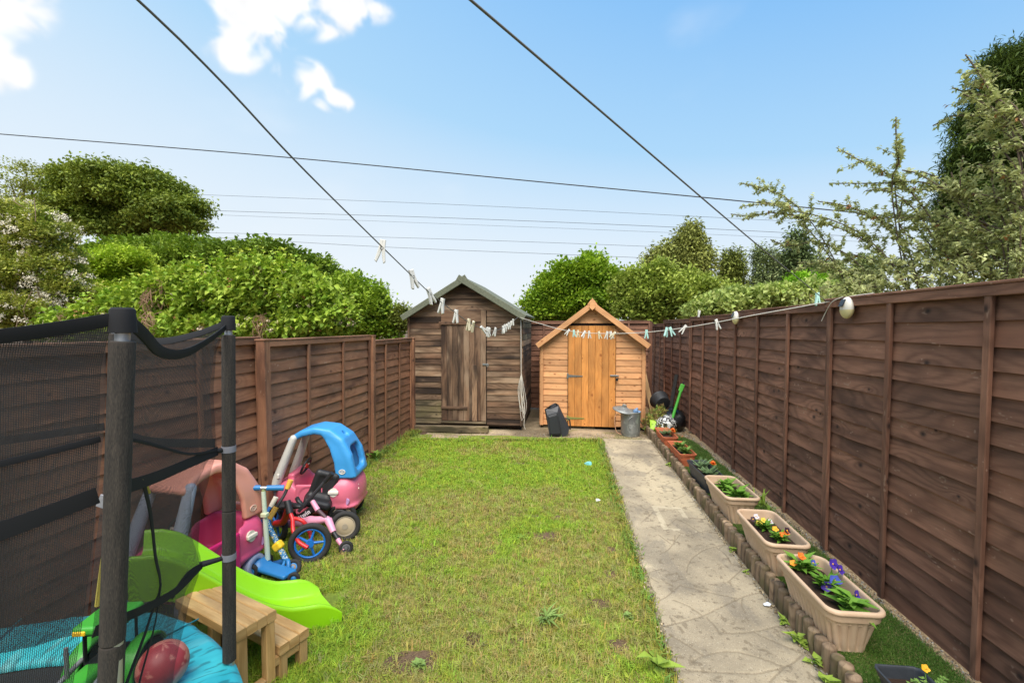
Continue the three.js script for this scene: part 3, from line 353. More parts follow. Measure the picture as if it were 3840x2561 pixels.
// ---------------------------------------------------------------- sheds
const oldT = woodTex({ seed: 211, light: [152, 128, 106], dark: [110, 86, 68], knot: [60, 44, 34], knots: 8, bands: 18, blot: 0.9, warp: 2.4, stain: [[[64, 50, 40], 0.48, 0.8, 1, 7, 3], [[176, 154, 132], 0.52, 0.85, 2, 7, 7]] });
const oldM = woodMats(oldT, [[0.42, 0.37, 0.33], [0.54, 0.48, 0.43], [0.66, 0.6, 0.54], [0.84, 0.78, 0.71], [0.5, 0.41, 0.35]], 0.9, 0.002);
const mossT = woodTex({ seed: 241, light: [150, 132, 104], dark: [98, 84, 64], knots: 4, bands: 16, blot: 0.8, stain: [[[116, 106, 70], 0.5, 0.85, 3, 5, 3], [[70, 64, 44], 0.5, 0.8, 2, 6, 9]] });
const mossM = woodMats(mossT, [0.62, 0.72, 0.82], 0.95, 0.002);
const pineT = woodTex({ seed: 271, light: [224, 170, 118], dark: [202, 140, 90], knot: [138, 78, 40], knots: 26, bands: 11, blot: 0.3, ring: 0.6 });
const pineM = woodMats(pineT, [[0.84, 0.82, 0.82], [0.9, 0.89, 0.88], [0.96, 0.95, 0.95]], 0.7, 0.0008);
const doorT = woodTex({ seed: 277, light: [220, 152, 80], dark: [190, 120, 54], knot: [140, 76, 30], knots: 26, bands: 12, blot: 0.4, ring: 0.7 });
const doorM = woodMats(doorT, [0.84, 0.9, 0.95], 0.66, 0.0008);
const feltT = tex(256, 256, (s, t) => { const n = fbm(s * 20, t * 20, 4, 301, 20, 20), f = vn(s * 128, t * 128, 302, 128, 128); return mix3([84, 88, 74], [126, 128, 108], clamp(n * 0.8 + f * 0.4 - 0.1)); }, true, 3, 3);
const feltM = std({ map: feltT, bumpMap: feltT, bumpScale: 0.002, roughness: 1 });
const steelM = std({ color: 0x8f9291, metalness: 0.85, roughness: 0.45 }), darkIron = std({ color: 0x2c2b2a, metalness: 0.6, roughness: 0.55 });
const roomM = plain(0x3a2f28, 0.95);
// cladding of a gable front: boards clipped by eaves / gable slope and by the door opening
function cladFront(g, o) {
  const n = Math.ceil((o.apex - o.y0) / o.ex);
  for (let i = 0; i < n; i++) {
    const y0 = o.y0 + i * o.ex, y1 = Math.min(y0 + o.ex + 0.012, o.apex - 0.004); if (y1 - y0 < 0.02) break;
    const half = y => y <= o.eave ? o.hw : Math.max(0.004, o.hw * (o.apex - y) / (o.apex - o.eave));
    const segs = [];
    if (y1 > o.d[2] + 0.004 && y0 < o.d[3] - 0.05) { segs.push([-1, o.d[0] - 0.004]); segs.push([o.d[1] + 0.004, 1]); } else segs.push([-1, 1]);
    for (const [a, b] of segs) {
      const l0 = a === -1 ? -half(y0) : a, l1 = a === -1 ? -half(y1) : a, r0 = b === 1 ? half(y0) : b, r1 = b === 1 ? half(y1) : b;
      if (r0 - l0 < 0.02) continue;
      const k = plank(1, y1 - y0, 0.014, 0.002, { x0b: l0, x0t: Math.min(l1, r1 - 0.004), x1b: r0, x1t: r1 });
      part('board', k, o.mat(i, a), g, [0, y0, o.z], [-0.012 / o.ex * 0.9, 0, 0]);
    }
  }
}
function cladSide(g, x, face, L, y0, y1, ex, mat) { for (let y = y0, i = 0; y < y1 - 0.02; y += ex, i++) part('board', plank(L, Math.min(ex + 0.012, y1 - y), 0.014, 0.002), mat(i), g, [x, y, face > 0 ? 0 : -L], [0, face > 0 ? Math.PI / 2 : -Math.PI / 2, 0]).rotation.order = 'YXZ'; }
{ // weathered shed, front middle at its base
  const s = thing('garden_shed', 'tall weathered grey-brown timber shed with felt roof on the left', 'shed', [-1.665, 0.03, -7.33], 0.0);
  const hw = 0.955, eave = 1.84, apex = 2.42, D = 1.75;
  part('wall', (() => { const g = new GB(), z0 = -0.02, z1 = -D; const P = [[-hw + 0.02, 0.03], [hw - 0.02, 0.03], [hw - 0.02, eave], [0, apex - 0.03], [-hw + 0.02, eave]]; for (let i = 0; i < 5; i++) { const a = P[i], b = P[(i + 1) % 5]; g.quad([...a, z0], [...b, z0], [...b, z1], [...a, z1]); } for (const z of [z0, z1]) for (let i = 1; i < 4; i++) g.tri([...P[0], z], [...P[i], z], [...P[i + 1], z]); return g.geo(); })(), roomM, s);
  const q = rng(9);
  cladFront(s, { y0: 0.06, ex: 0.0985, hw, eave, apex, z: 0, d: [-0.385, 0.37, 0.0, 1.95], mat: (i, a) => (i < 4 && a === -1 ? mossM[i % 3] : a === -1 && i < 8 && q() < 0.35 ? mossM[1] : oldM[Math.floor(q() * 5)]) });
  cladSide(s, hw, 1, D, 0.06, eave, 0.0985, (i) => q() < 0.45 ? mossM[i % 3] : oldM[Math.floor(q() * 5)]);
  cladSide(s, -hw, -1, D, 0.06, eave, 0.0985, () => oldM[Math.floor(q() * 5)]);
  part('corner_post', plankV(0.032, eave - 0.08, 0.03, 0.003), oldM[3], s, [hw - 0.03, 0.06, 0.014]);
  part('corner_post', plankV(0.032, eave - 0.08, 0.03, 0.003), oldM[1], s, [-hw, 0.06, 0.014]);
  // roof: two felted slopes and the felt-wrapped barge boards
  const sl = Math.atan2(apex - eave, hw), len = 1.20;
  for (const k of [-1, 1]) {
    const r = part('roof', rbox(len, 0.03, D + 0.26, 0.006), feltM, s, [k * (len / 2) * Math.cos(sl), apex + 0.042 - (len / 2) * Math.sin(sl), -D / 2 + 0.02], [0, 0, -k * sl]);
    const b = k > 0 ? plank(len + 0.06, 0.095, 0.024, 0.006).translate(-0.06, -0.095, 0) : plank(len + 0.06, 0.095, 0.024, 0.006).translate(0, -0.095, 0);
    const bb = part('barge_board', b, feltM, r, [-len / 2 - (k < 0 ? 0 : 0.0), 0.012, (D + 0.26) / 2 + 0.001 + k * 0.0015]);
  }
  // door
  const d = part('door', plank(0.75, 1.82, 0.012, 0.003), roomM, s, [-0.383, 0.125, 0.016]);
  const pw = 0.75 / 8; for (let i = 0; i < 8; i++) { part('plank', plankV(pw - 0.004, 1.82 - (i % 3) * 0.006, 0.016, 0.002), oldM[[4, 1, 0, 1, 2, 1, 4, 2][i]], d, [i * pw + 0.002, 0, 0.0125]); }
  part('top_board', plank(0.66, 0.19, 0.014, 0.003), oldM[4], d, [0.006, 1.62, 0.03]);
  part('ledge', plank(0.46, 0.05, 0.02, 0.004), oldM[4], d, [-0.03, 1.575, 0.03]);
  part('ledge', plank(0.44, 0.045, 0.02, 0.004), oldM[0], d, [0.0, 0.19, 0.03]);
  part('patch_board', plankV(0.08, 0.92, 0.01, 0.002), oldM[3], d, [0.52, 0.0, 0.03]);
  part('hasp', merge([tr(rbox(0.09, 0.03, 0.008, 0.003), 0.74, 0.93, 0.035), tr(new THREE.TorusGeometry(0.018, 0.005, 6, 12), 0.78, 0.915, 0.042)]), steelM, d);
  part('threshold', plank(0.75, 0.03, 0.05, 0.004), mossM[0], s, [-0.383, 0.082, 0.012]);
  // sleeper in front of the doorway
  const sl2 = thing('timber_sleeper', 'mossy timber sleeper lying in front of the weathered shed door', 'sleeper', [-2.42, 0.012, -7.12], 0.02);
  part('beam', plank(1.19, 0.098, 0.1, 0.008), mossM[1], sl2);
}
{ // orange shed
  const s = thing('garden_shed', 'small orange stained timber shed with pointed roof on the right', 'shed', [0.42, 0.055, -7.6], -0.03);
  const hw = 0.85, eave = 1.36, apex = 2.0, D = 1.55;
  part('wall', (() => { const g = new GB(), z0 = -0.02, z1 = -D; const P = [[-hw + 0.02, 0.02], [hw - 0.02, 0.02], [hw - 0.02, eave], [0, apex - 0.03], [-hw + 0.02, eave]]; for (let i = 0; i < 5; i++) { const a = P[i], b = P[(i + 1) % 5]; g.quad([...a, z0], [...b, z0], [...b, z1], [...a, z1]); } for (const z of [z0, z1]) for (let i = 1; i < 4; i++) g.tri([...P[0], z], [...P[i], z], [...P[i + 1], z]); return g.geo(); })(), roomM, s);
  cladFront(s, { y0: 0.0, ex: 0.1, hw, eave, apex, z: 0, d: [-0.392, 0.385, 0.0, 1.66], mat: () => pick(pineM) });
  cladSide(s, hw, 1, D, 0, eave, 0.1, () => pick(pineM)); cladSide(s, -hw, -1, D, 0, eave, 0.1, () => pick(pineM));
  for (const k of [-1, 1]) { part('corner_post', plankV(0.05, eave - 0.01, 0.028, 0.003), pineM[0], s, [k > 0 ? hw - 0.05 : -hw, 0.0, 0.015]); }
  const sl = Math.atan2(apex - eave, hw), len = 1.14;
  for (const k of [-1, 1]) {
    const r = part('roof', rbox(len, 0.022, D + 0.2, 0.004), feltM, s, [k * (len / 2) * Math.cos(sl), apex + 0.03 - (len / 2) * Math.sin(sl), -D / 2 + 0.02], [0, 0, -k * sl]);
    const b = plank(len + 0.05, 0.085, 0.02, 0.004).translate(k > 0 ? -0.05 : 0, -0.085, 0);
    part('barge_board', b, pineM[1], r, [-len / 2, 0.02, (D + 0.2) / 2 + 0.002 + k * 0.0015]);
  }
  part('finial', (() => { const g = new THREE.ExtrudeGeometry(new THREE.Shape([[0, 0.15], [0.038, 0.085], [0.045, 0.0], [0, -0.045], [-0.045, 0.0], [-0.038, 0.085]].map(p => new THREE.Vector2(...p))), { depth: 0.018, bevelSize: 0.003, bevelThickness: 0.003, bevelSegments: 1 }); return g; })(), pineM[1], s, [0, apex - 0.045, 0.148]);
  const d = part('door', plank(0.77, 1.66, 0.012, 0.003), roomM, s, [-0.388, 0.0, 0.016]);
  const pw = 0.77 / 7; for (let i = 0; i < 7; i++) part('plank', plankV(pw - 0.003, 1.66, 0.014, 0.003), doorM[[1, 0, 2, 1, 2, 0, 1][i]], d, [i * pw + 0.0015, 0, 0.0125]);
  for (const [y, l, m] of [[0.83, 0.23, steelM], [0.13, 0.26, plain(0x8d9150, 0.6, { metalness: 0.4 })]]) part('hinge', merge([tr(rbox(0.03, 0.085, 0.006, 0.002), -0.005, y, 0.031), tr(new ConvexGeometry([[0, 0.02, 0], [0, -0.02, 0], [l, 0.007, 0], [l, -0.007, 0], [0, 0.02, 0.005], [0, -0.02, 0.005], [l, 0.007, 0.005], [l, -0.007, 0.005]].map(V)), 0.01, y, 0.0285)]), m, d);
  const lk = part('latch', merge([tr(rbox(0.11, 0.028, 0.012, 0.004), 0.735, 0.845, 0.034), tr(rbox(0.05, 0.02, 0.02, 0.004), 0.8, 0.845, 0.036)]), steelM, d);
  part('padlock', merge([tr(new THREE.TorusGeometry(0.02, 0.005, 6, 14), 0.79, 0.815, 0.052), tr(rbox(0.042, 0.045, 0.016, 0.005), 0.79, 0.785, 0.052)]), darkIron, lk);
  const tb = plank(0.13, 0.026, 0.016, 0.004); part('turn_button', tb, pineM[0], s, [0.345, 1.6, 0.034], [0, 0, -0.75]);
  for (const [x, w] of [[-0.85, 0.9], [0.5, 0.35]]) part('bearer', plank(w, 0.055, 0.06, 0.004), mossM[0], s, [x, -0.058, -0.07]);
}
// ---------------------------------------------------------------- washing lines, pegs, overhead wires
const ropeM = plain(0xcfc8bc, 0.9), wireM = plain(0x6b6a66, 0.8), cableM = plain(0x3b3a3a, 0.8);
single('washing_line', 'washing line running overhead from the left down to the weathered shed corner', 'washing line', tube([[-0.755, 2.42, 0.6], ...LINE_A.slice(1)], 0.0026, 120, 6), wireM);
single('washing_line', 'washing line dropping overhead from the top centre to the right-hand fence', 'washing line', tube([[-1.2, 2.478, 0.57], [-0.169, 2.271, -0.8], [0.8, 2.07, -2.09], [1.8, 1.88, -3.42]], 0.0026, 90, 6), wireM);
single('washing_line', 'slack pale washing line from the weathered shed corner across to the right-hand fence', 'washing line', tube([...LINE_C, [1.83, 1.895, -3.2], [1.835, 1.9, -2.98]], 0.0038, 90, 6), ropeM);
single('rope_end', 'loose end of pale line hanging down the right-hand fence beside its post', 'rope', tube([[1.8, 1.895, -3.22], [1.79, 1.87, -3.32], [1.8, 1.8, -3.42], [1.795, 1.74, -3.46]], 0.0032, 20, 6), ropeM);
{ // spare line tied in a hank at the shed corner
  const g = thing('rope_hank', 'hank of pale rope hanging down the corner of the weathered shed', 'rope', [-0.725, 1.85, -7.26]);
  part('cord', tube([[0, 0, 0], [0.005, -0.4, 0.02], [0.008, -0.85, 0.02], [0.012, -0.98, 0.02]], 0.006, 30, 6), ropeM, g);
  for (let i = 0; i < 5; i++) { const w = rr(0.012, 0.06), b = rr(-1.3, -1.7), x = rr(-0.01, 0.05); part('loop', tube([[0.012, -0.9, 0.02], [x - w, -1.15, 0.03], [x - w * 0.4, -1.4, 0.03], [x + 0.02, b, 0.02], [x + w + 0.02, b + 0.15, 0.03], [x + w, -1.25, 0.03], [0.012, -0.9, 0.02]], 0.0036, 40, 5), ropeM, g); }
  part('tail', tube([[0.03, -1.4, 0.02], [0.06, -1.6, 0.02], [0.055, -1.75, 0.015], [0.075, -1.8, 0.01]], 0.005, 14, 5), ropeM, g);
}
const pegJaw = (sx) => { const p = [[-0.0045, 0.02], [0.0045, 0.022], [0.005, -0.005], [0.0125, -0.05], [0.008, -0.055], [0.001, -0.03], [-0.003, -0.006]].map(q => new THREE.Vector2(q[0] * sx + 0.0035 * sx, q[1])); if (sx < 0) p.reverse(); const g = new THREE.ExtrudeGeometry(new THREE.Shape(p), { depth: 0.011, bevelSize: 0.0015, bevelThickness: 0.0015, bevelSegments: 1 }); g.translate(0, 0, -0.0055); g.scale(1.25, 1.2, 1.2); return g; };
const jawL = pegJaw(-1), jawR = pegJaw(1), spring = (() => { const g = new THREE.TorusGeometry(0.006, 0.0016, 5, 10); g.translate(0, -0.008, 0.008); return g; })(), pegAll = merge([jawL, jawR, spring]);
const pegWhite = plain(0xd6d3ca, 0.55), pegCream = plain(0xdccfae, 0.6), pegMint = plain(0xb5ddd2, 0.5), springM = std({ color: 0x6d6a66, metalness: 0.8, roughness: 0.5 });
const ORD = ['first', 'second', 'third', 'fourth', 'fifth', 'sixth', 'seventh'];
const pegWords = { 0: 'large pale peg nearest the camera, against the sky', 1: 'second pale peg on the left washing line, against the sky', 2: 'pale peg crossing the roof edge of the weathered shed', 3: 'pale peg over the gable of the weathered shed', 4: 'pale peg over the top of the weathered shed door', 5: 'left cream peg of the pair over the shed door', 6: 'right cream peg of the pair over the shed door' };
PEGS_A.forEach((p, i) => {
  const mat = i === 5 || i === 6 ? pegCream : pegWhite, turn = [0.35, 0.9, 1.0, -0.4, -0.3, -0.7, -0.9, 0.8, 0.9, -0.5, -0.6][i] ?? rr(-1, 1), lean = [-0.15, 0.3, 0.45, -0.2, -0.1, -0.15, -0.5, 0.9, 0.35, -0.25, -0.3][i] ?? rr(-0.5, 0.5);
  const label = pegWords[i] ?? (i < 10 ? ORD[i - 7] + ' white peg from the left at the lowest dip of the left washing line' : ORD[i - 10] + ' of the seven small white pegs climbing to the weathered shed corner');
  if (i < 3) { const g = thing('clothes_peg', label, 'clothes peg', p, turn, 'pegs on the left washing line'); part('jaw', jawL, mat, g, [0, 0, 0], [0, 0, lean]); part('jaw', jawR, mat, g, [0, 0, 0], [0, 0, lean]); part('spring', spring, springM, g, [0, 0, 0], [0, 0, lean]); }
  else single('clothes_peg', label, 'clothes peg', pegAll, mat, p, [0, turn, lean], 'pegs on the left washing line');
});
const pegWords3 = { 0: 'white peg on the line where it crosses the orange shed roof', 1: 'mint peg over the left edge of the orange shed door', 9: 'pair-like mint peg beside the right eave of the orange shed', 10: 'left mint peg of the pair in front of the far right fence', 11: 'right mint peg of the pair in front of the far right fence', 12: 'slanting white peg in front of the far right fence', 13: 'single white peg on the line left of the small solar light' };
PEGS_C.forEach((p, i) => single('clothes_peg', pegWords3[i] ?? ORD[i - 2] + ' small pale peg from the left in front of the orange shed door', 'clothes peg', pegAll, [1, 9, 10, 11].includes(i) ? pegMint : i % 3 === 2 ? pegCream : pegWhite, p, [0, rr(-0.6, 0.6), [-0.6, 0.1, 0, -0.5, 0.1, 0.25, -0.2, 0.3, -0.7, 0, -0.2, 0.4, -0.6, 0.3][i]], 'pegs on the right washing line'));
single('clothes_peg', 'mint peg standing up from the right-hand fence top near the round solar light', 'clothes peg', pegAll, pegMint, [1.815, 1.92, -3.56], [0, 0.3, 0.05], 'pegs on the right washing line');
single('clothes_peg', 'white peg clipped to the far right fence top', 'clothes peg', pegAll, pegWhite, [1.83, 1.86, -6.6], [0, 0.6, 3.0], 'pegs on the right washing line');
const cab = [[-13.44, 6.14, -9.0], [-5.7, 5.22, -9.0], [-0.44, 4.52, -9.0], [3.13, 4.05, -9.0], [5.67, 3.7, -9.0], [10.5, 3.0, -9.0]];
single('overhead_cable', 'thick dark cable slanting across the sky from upper left to right', 'cable', tube(cab, 0.0105, 60, 6), cableM);
const wires = [['topmost of the thin distant wires across the sky', [[-50.97, 13.94], [-33.42, 12.67], [-9.92, 11.04], [9.19, 9.54], [40, 7]]], ['second highest thin distant wire across the sky', [[-51.03, 12.64], [-31.09, 11.25], [-8.23, 9.9], [11.57, 8.53], [42, 6]]], ['third highest thin distant wire, close under the second', [[-51.04, 12.27], [-30.32, 10.88], [-9.93, 9.56], [12.16, 8.11], [42, 5.8]]], ['fourth highest thin distant wire, low over the hedge', [[-51.12, 10.58], [-29.97, 9.39], [-9.93, 8.4], [7.41, 7.39], [42, 5.0]]], ['lowest of the thin distant wires across the sky', [[-51.14, 10.09], [-30.37, 9.05], [-13.39, 7.82], [5.59, 6.67], [42, 4.2]]]];
wires.forEach(([l, p], i) => single('distant_wire', l, 'wire', tube(p.map(q => [...q, -34]), [0.012, 0.015, 0.009, 0.012, 0.013][i], 50, 5), cableM, [0, 0, 0], null, 'distant overhead wires'));
// ---------------------------------------------------------------- foliage
const leafMat = (extra = {}) => new THREE.MeshPhysicalMaterial({ color: 0xffffff, roughness: 0.62, side: THREE.DoubleSide, transmission: 0.42, thickness: 0, specularIntensity: 0.35, ...extra });
function leaf(g, o, dir, up, L, W, fold = 0.35, droop = 0.15) {     // one folded leaf blade: four faces
  const d = dir.clone().normalize(), s = new THREE.Vector3().crossVectors(d, up).normalize(), n = new THREE.Vector3().crossVectors(s, d).normalize();
  const P = (t, w, h) => { const q = o.clone().addScaledVector(d, t * L).addScaledVector(s, w * W).addScaledVector(n, h * L); return [q.x, q.y, q.z]; };
  const b = P(0, 0, 0), m = P(0.45, 0, -droop * 0.2), l = P(0.42, -0.5, fold * W / L * 0.5), r = P(0.42, 0.5, fold * W / L * 0.5), t = P(1, 0, -droop);
  g.tri(b, l, m); g.tri(b, m, r); g.tri(l, t, m); g.tri(m, t, r);
}
function leafSpray(seed, n, L, W, spread, stem = 0, flat = 0.5, stretch = 1) {
  const q = rng(seed), g = new GB();
  for (let i = 0; i < n; i++) {
    const o = new THREE.Vector3((q() - 0.5), (q() - 0.5) * flat, (q() - 0.5)).multiplyScalar(spread); o.y *= stretch;
    const d = new THREE.Vector3(q() - 0.5, (q() - 0.45) * 0.9, q() - 0.5), u = new THREE.Vector3((q() - 0.5) * 0.9, 1, (q() - 0.5) * 0.9), k = 0.7 + 0.6 * q();
    leaf(g, o, d, u, L * k, W * k);
  }
  return g.geo();
}
// a crown: sprays of leaves on and inside a set of lobes [x, y, z, rx, ry]
function crown(name, lobes, per, geo, mat, col, parent, o = {}) {
  const list = [], q = rng(o.seed ?? 7), dz = o.deep ?? 0.9, org = o.org ?? [0, 0, 0];
  const sub = [];                                                     // each lobe breaks up into a core and smaller clumps round it
  for (const [x, y, z, rx, ry] of lobes) { sub.push([x, y, z, rx * (o.core ?? 0.8), ry * (o.core ?? 0.8)]); const m = o.clumps ?? 9; for (let i = 0; i < m; i++) { const a = q() * 6.2832, c = q() * 1.5 - 0.5, s = Math.sqrt(1 - Math.min(1, c * c)), k = (0.2 + 0.26 * q()) * (o.ck ?? 1); sub.push([x + s * Math.cos(a) * rx * 0.82, y + c * ry * 0.82, z + s * Math.sin(a) * rx * dz * 0.82, rx * k, Math.min(ry, rx) * k]); } }
  for (const [x, y, z, rx, ry] of sub) {
    const rz = rx * dz, n = Math.round(per * Math.pow(rx * ry, 0.9) * (o.k ?? 1));
    for (let i = 0; i < n; i++) {
      const a = q() * 6.2832, c = q() * 2 - 1, s = Math.sqrt(1 - c * c), dx = s * Math.cos(a), dy = c, dzz = s * Math.sin(a);
      const lump = 0.72 + 0.5 * fbm(dx * 2.3 + x * 3 + 40, dy * 2.3 + dzz * 1.7 + y * 3 + 40, 3, 5);
      const r = lump * (q() < 0.07 ? 1 + 0.22 * q() : 1 - (o.shell ?? 0.5) * Math.pow(q(), 1.6));
      const p = [x + dx * rx * r - org[0], y + dy * ry * r - org[1], z + dzz * rz * r - org[2]];
      if (o.min !== undefined && p[1] < o.min) continue;
      const sc = (o.size ?? 1) * (0.7 + 0.6 * q());
      const t = q(), e = 0.68 + 0.5 * q();
      list.push({ m: M4(p, [(q() - 0.5) * 1.2, q() * 6.28, (q() - 0.5) * 1.2], sc), c: rgb(lerp(col[0][0], col[1][0], t) * e, lerp(col[0][1], col[1][1], t) * e, lerp(col[0][2], col[1][2], t) * e) });
    }
  }
  return scatter(name, geo, mat, list, parent);
}
const barkM = plain(0x5d4c3c, 0.95), leafM = leafMat(), leafDull = leafMat({ roughness: 0.8, transmission: 0.22 });
function limbs(g, base, tips, r) {                                   // tapered trunk and limbs reaching into the lobes
  const k = [base[0] * 0.5 + tips[0][0] * 0.5, base[1] + (tips.reduce((a, t) => Math.min(a, t[1]), 99) - base[1]) * 0.85, base[2] * 0.5 + tips[0][2] * 0.5];
  const gs = [rod(base, k, r, r * 0.72, 8)];
  for (const t of tips) { const m = [lerp(k[0], t[0], 0.5) + rr(-0.1, 0.1), lerp(k[1], t[1], 0.6), lerp(k[2], t[2], 0.5)]; gs.push(rod(k, m, r * 0.55, r * 0.3, 6), rod(m, t, r * 0.3, r * 0.06, 5)); }
  part('trunk', merge(gs), barkM, g);
}
function tree(name, label, cat, lobes, o) {
  const cx = lobes.reduce((a, l) => a + l[0], 0) / lobes.length, cz = lobes[0][2], org = [cx, o.gy ?? 0, cz];
  const g = thing(name, label, cat, org, 0, o.group);
  limbs(g, [0, 0, 0], lobes.map(l => [l[0] - cx, l[1] - org[1], l[2] - cz]), o.trunk ?? 0.15);
  crown('crown', lobes, o.per, o.geo, o.mat ?? leafM, o.col, g, { ...o, org });
  return g;
}
const sprayA = leafSpray(1, 15, 0.13, 0.075, 0.55), sprayB = leafSpray(2, 22, 0.15, 0.085, 0.8, 0, 0.5), sprayC = leafSpray(3, 16, 0.10, 0.06, 0.45), sprayBig = leafSpray(4, 9, 0.11, 0.085, 0.32, 0, 0.7), sprayN = leafSpray(5, 22, 0.22, 0.035, 0.7, 0, 0.9), sprayCol = leafSpray(6, 18, 0.16, 0.08, 0.7, 0, 1.2);
tree('broad_tree', 'broad dark green tree with spreading crown far behind the left fence', 'tree', LOBES.broad, { per: 470, geo: sprayB, col: [[0.15, 0.228, 0.022], [0.375, 0.433, 0.05]], trunk: 0.3, seed: 11, shell: 0.6, k: 0.62, core: 0.8, clumps: 9, ck: 1.1, deep: 1.6 });
tree('sparse_tree', 'thin airy tree with visible branches at the upper left edge', 'tree', LOBES.sparse, { per: 105, core: 0.7, clumps: 5, deep: 2, geo: sprayA, col: [[0.268, 0.311, 0.051], [0.445, 0.477, 0.085]], trunk: 0.2, seed: 12, shell: 0.6 });
tree('blossom_bush', 'tall bush with white blossom at the left edge above the trampoline', 'bush', LOBES.blossom, { per: 1900, geo: sprayC, col: [[0.237, 0.331, 0.037], [0.575, 0.57, 0.112]], trunk: 0.09, seed: 13, shell: 0.55, size: 0.62 });
tree('lime_bush', 'bright lime green bush between the blossom bush and the dark hedge', 'bush', LOBES.lime, { per: 900, geo: sprayC, col: [[0.334, 0.495, 0.026], [0.557, 0.661, 0.051]], trunk: 0.08, seed: 14, size: 0.8 });
tree('hedgerow_tree', 'dense mid green tree below the broad tree behind the left fence', 'tree', LOBES.hedge, { per: 640, geo: sprayA, col: [[0.166, 0.276, 0.021], [0.334, 0.441, 0.035]], trunk: 0.14, seed: 15 });
tree('hedgerow_tree', 'dark green tree top behind the leafy climber, left of the round tree', 'tree', LOBES.hedge2, { per: 640, geo: sprayA, col: [[0.134, 0.229, 0.021], [0.29, 0.394, 0.035]], trunk: 0.14, seed: 16 });
tree('round_tree', 'round green tree just left of the weathered shed', 'tree', LOBES.round, { per: 760, geo: sprayC, col: [[0.19, 0.321, 0.021], [0.424, 0.551, 0.043]], trunk: 0.12, seed: 17, size: 1.1 });
tree('dome_tree', 'dense dome-shaped green tree behind the two sheds', 'tree', LOBES.dome, { per: 760, geo: sprayC, col: [[0.19, 0.34, 0.018], [0.424, 0.569, 0.035]], trunk: 0.14, seed: 18, size: 1.1 });
tree('mixed_shrub', 'yellowish green shrub behind the orange shed roof', 'shrub', LOBES.mixed, { per: 700, geo: sprayC, col: [[0.25, 0.342, 0.044], [0.525, 0.593, 0.112]], trunk: 0.08, seed: 19 });
tree('olive_tree', 'tall olive brown tree with feathery top beyond the back fence', 'tree', LOBES.olive, { per: 230, geo: sprayCol, mat: leafDull, col: [[0.22, 0.25, 0.06], [0.4, 0.42, 0.1]], trunk: 0.2, seed: 20, shell: 0.7 });
for (const [k, l, c, s] of [['col1', 'olive columnar tree right of the feathery olive tree', [[0.18, 0.22, 0.04], [0.3, 0.34, 0.07]], 21], ['col2', 'slim grey-green poplar with a single spire', [[0.18, 0.24, 0.09], [0.32, 0.38, 0.15]], 22], ['col3', 'pair of slim pale poplar stems right of the single spire', [[0.22, 0.27, 0.11], [0.36, 0.42, 0.18]], 23], ['col4', 'dark green conical conifer above the right-hand fence', [[0.1, 0.15, 0.05], [0.18, 0.24, 0.08]], 24], ['col5', 'low distant grey-green treetops behind the arching shrub', [[0.15, 0.2, 0.06], [0.3, 0.36, 0.1]], 25]])
  tree(k === 'col4' ? 'conifer' : 'columnar_tree', l, 'tree', LOBES[k], { per: 260, geo: sprayCol, mat: leafDull, col: c, trunk: 0.12, seed: s, group: 'distant trees beyond the right-hand fence' });
tree('pale_hedge', 'pale green leafy hedge along the far side of the right-hand fence', 'hedge', LOBES.pale, { per: 1500, geo: sprayBig, col: [[0.3, 0.41, 0.088], [0.625, 0.684, 0.213]], trunk: 0.05, seed: 26, size: 0.75 });
tree('vivid_bush', 'small vivid green bush above the pale hedge on the right', 'bush', LOBES.vivid, { per: 1000, geo: sprayC, col: [[0.222, 0.441, 0.018], [0.38, 0.625, 0.035]], trunk: 0.05, seed: 27, size: 0.6 });
tree('filler_shrub', 'dim green growth in the gaps beside the sheds', 'shrub', LOBES.gap, { per: 700, geo: sprayC, col: [[0.179, 0.239, 0.035], [0.356, 0.367, 0.069]], trunk: 0.05, seed: 28 });
tree('tall_conifer', 'tall dark green conifer at the right edge of the picture', 'tree', LOBES.conifer, { per: 1500, geo: sprayN, mat: leafDull, col: [[0.045, 0.082, 0.014], [0.134, 0.194, 0.026]], trunk: 0.2, seed: 29, size: 0.55, shell: 0.45 });
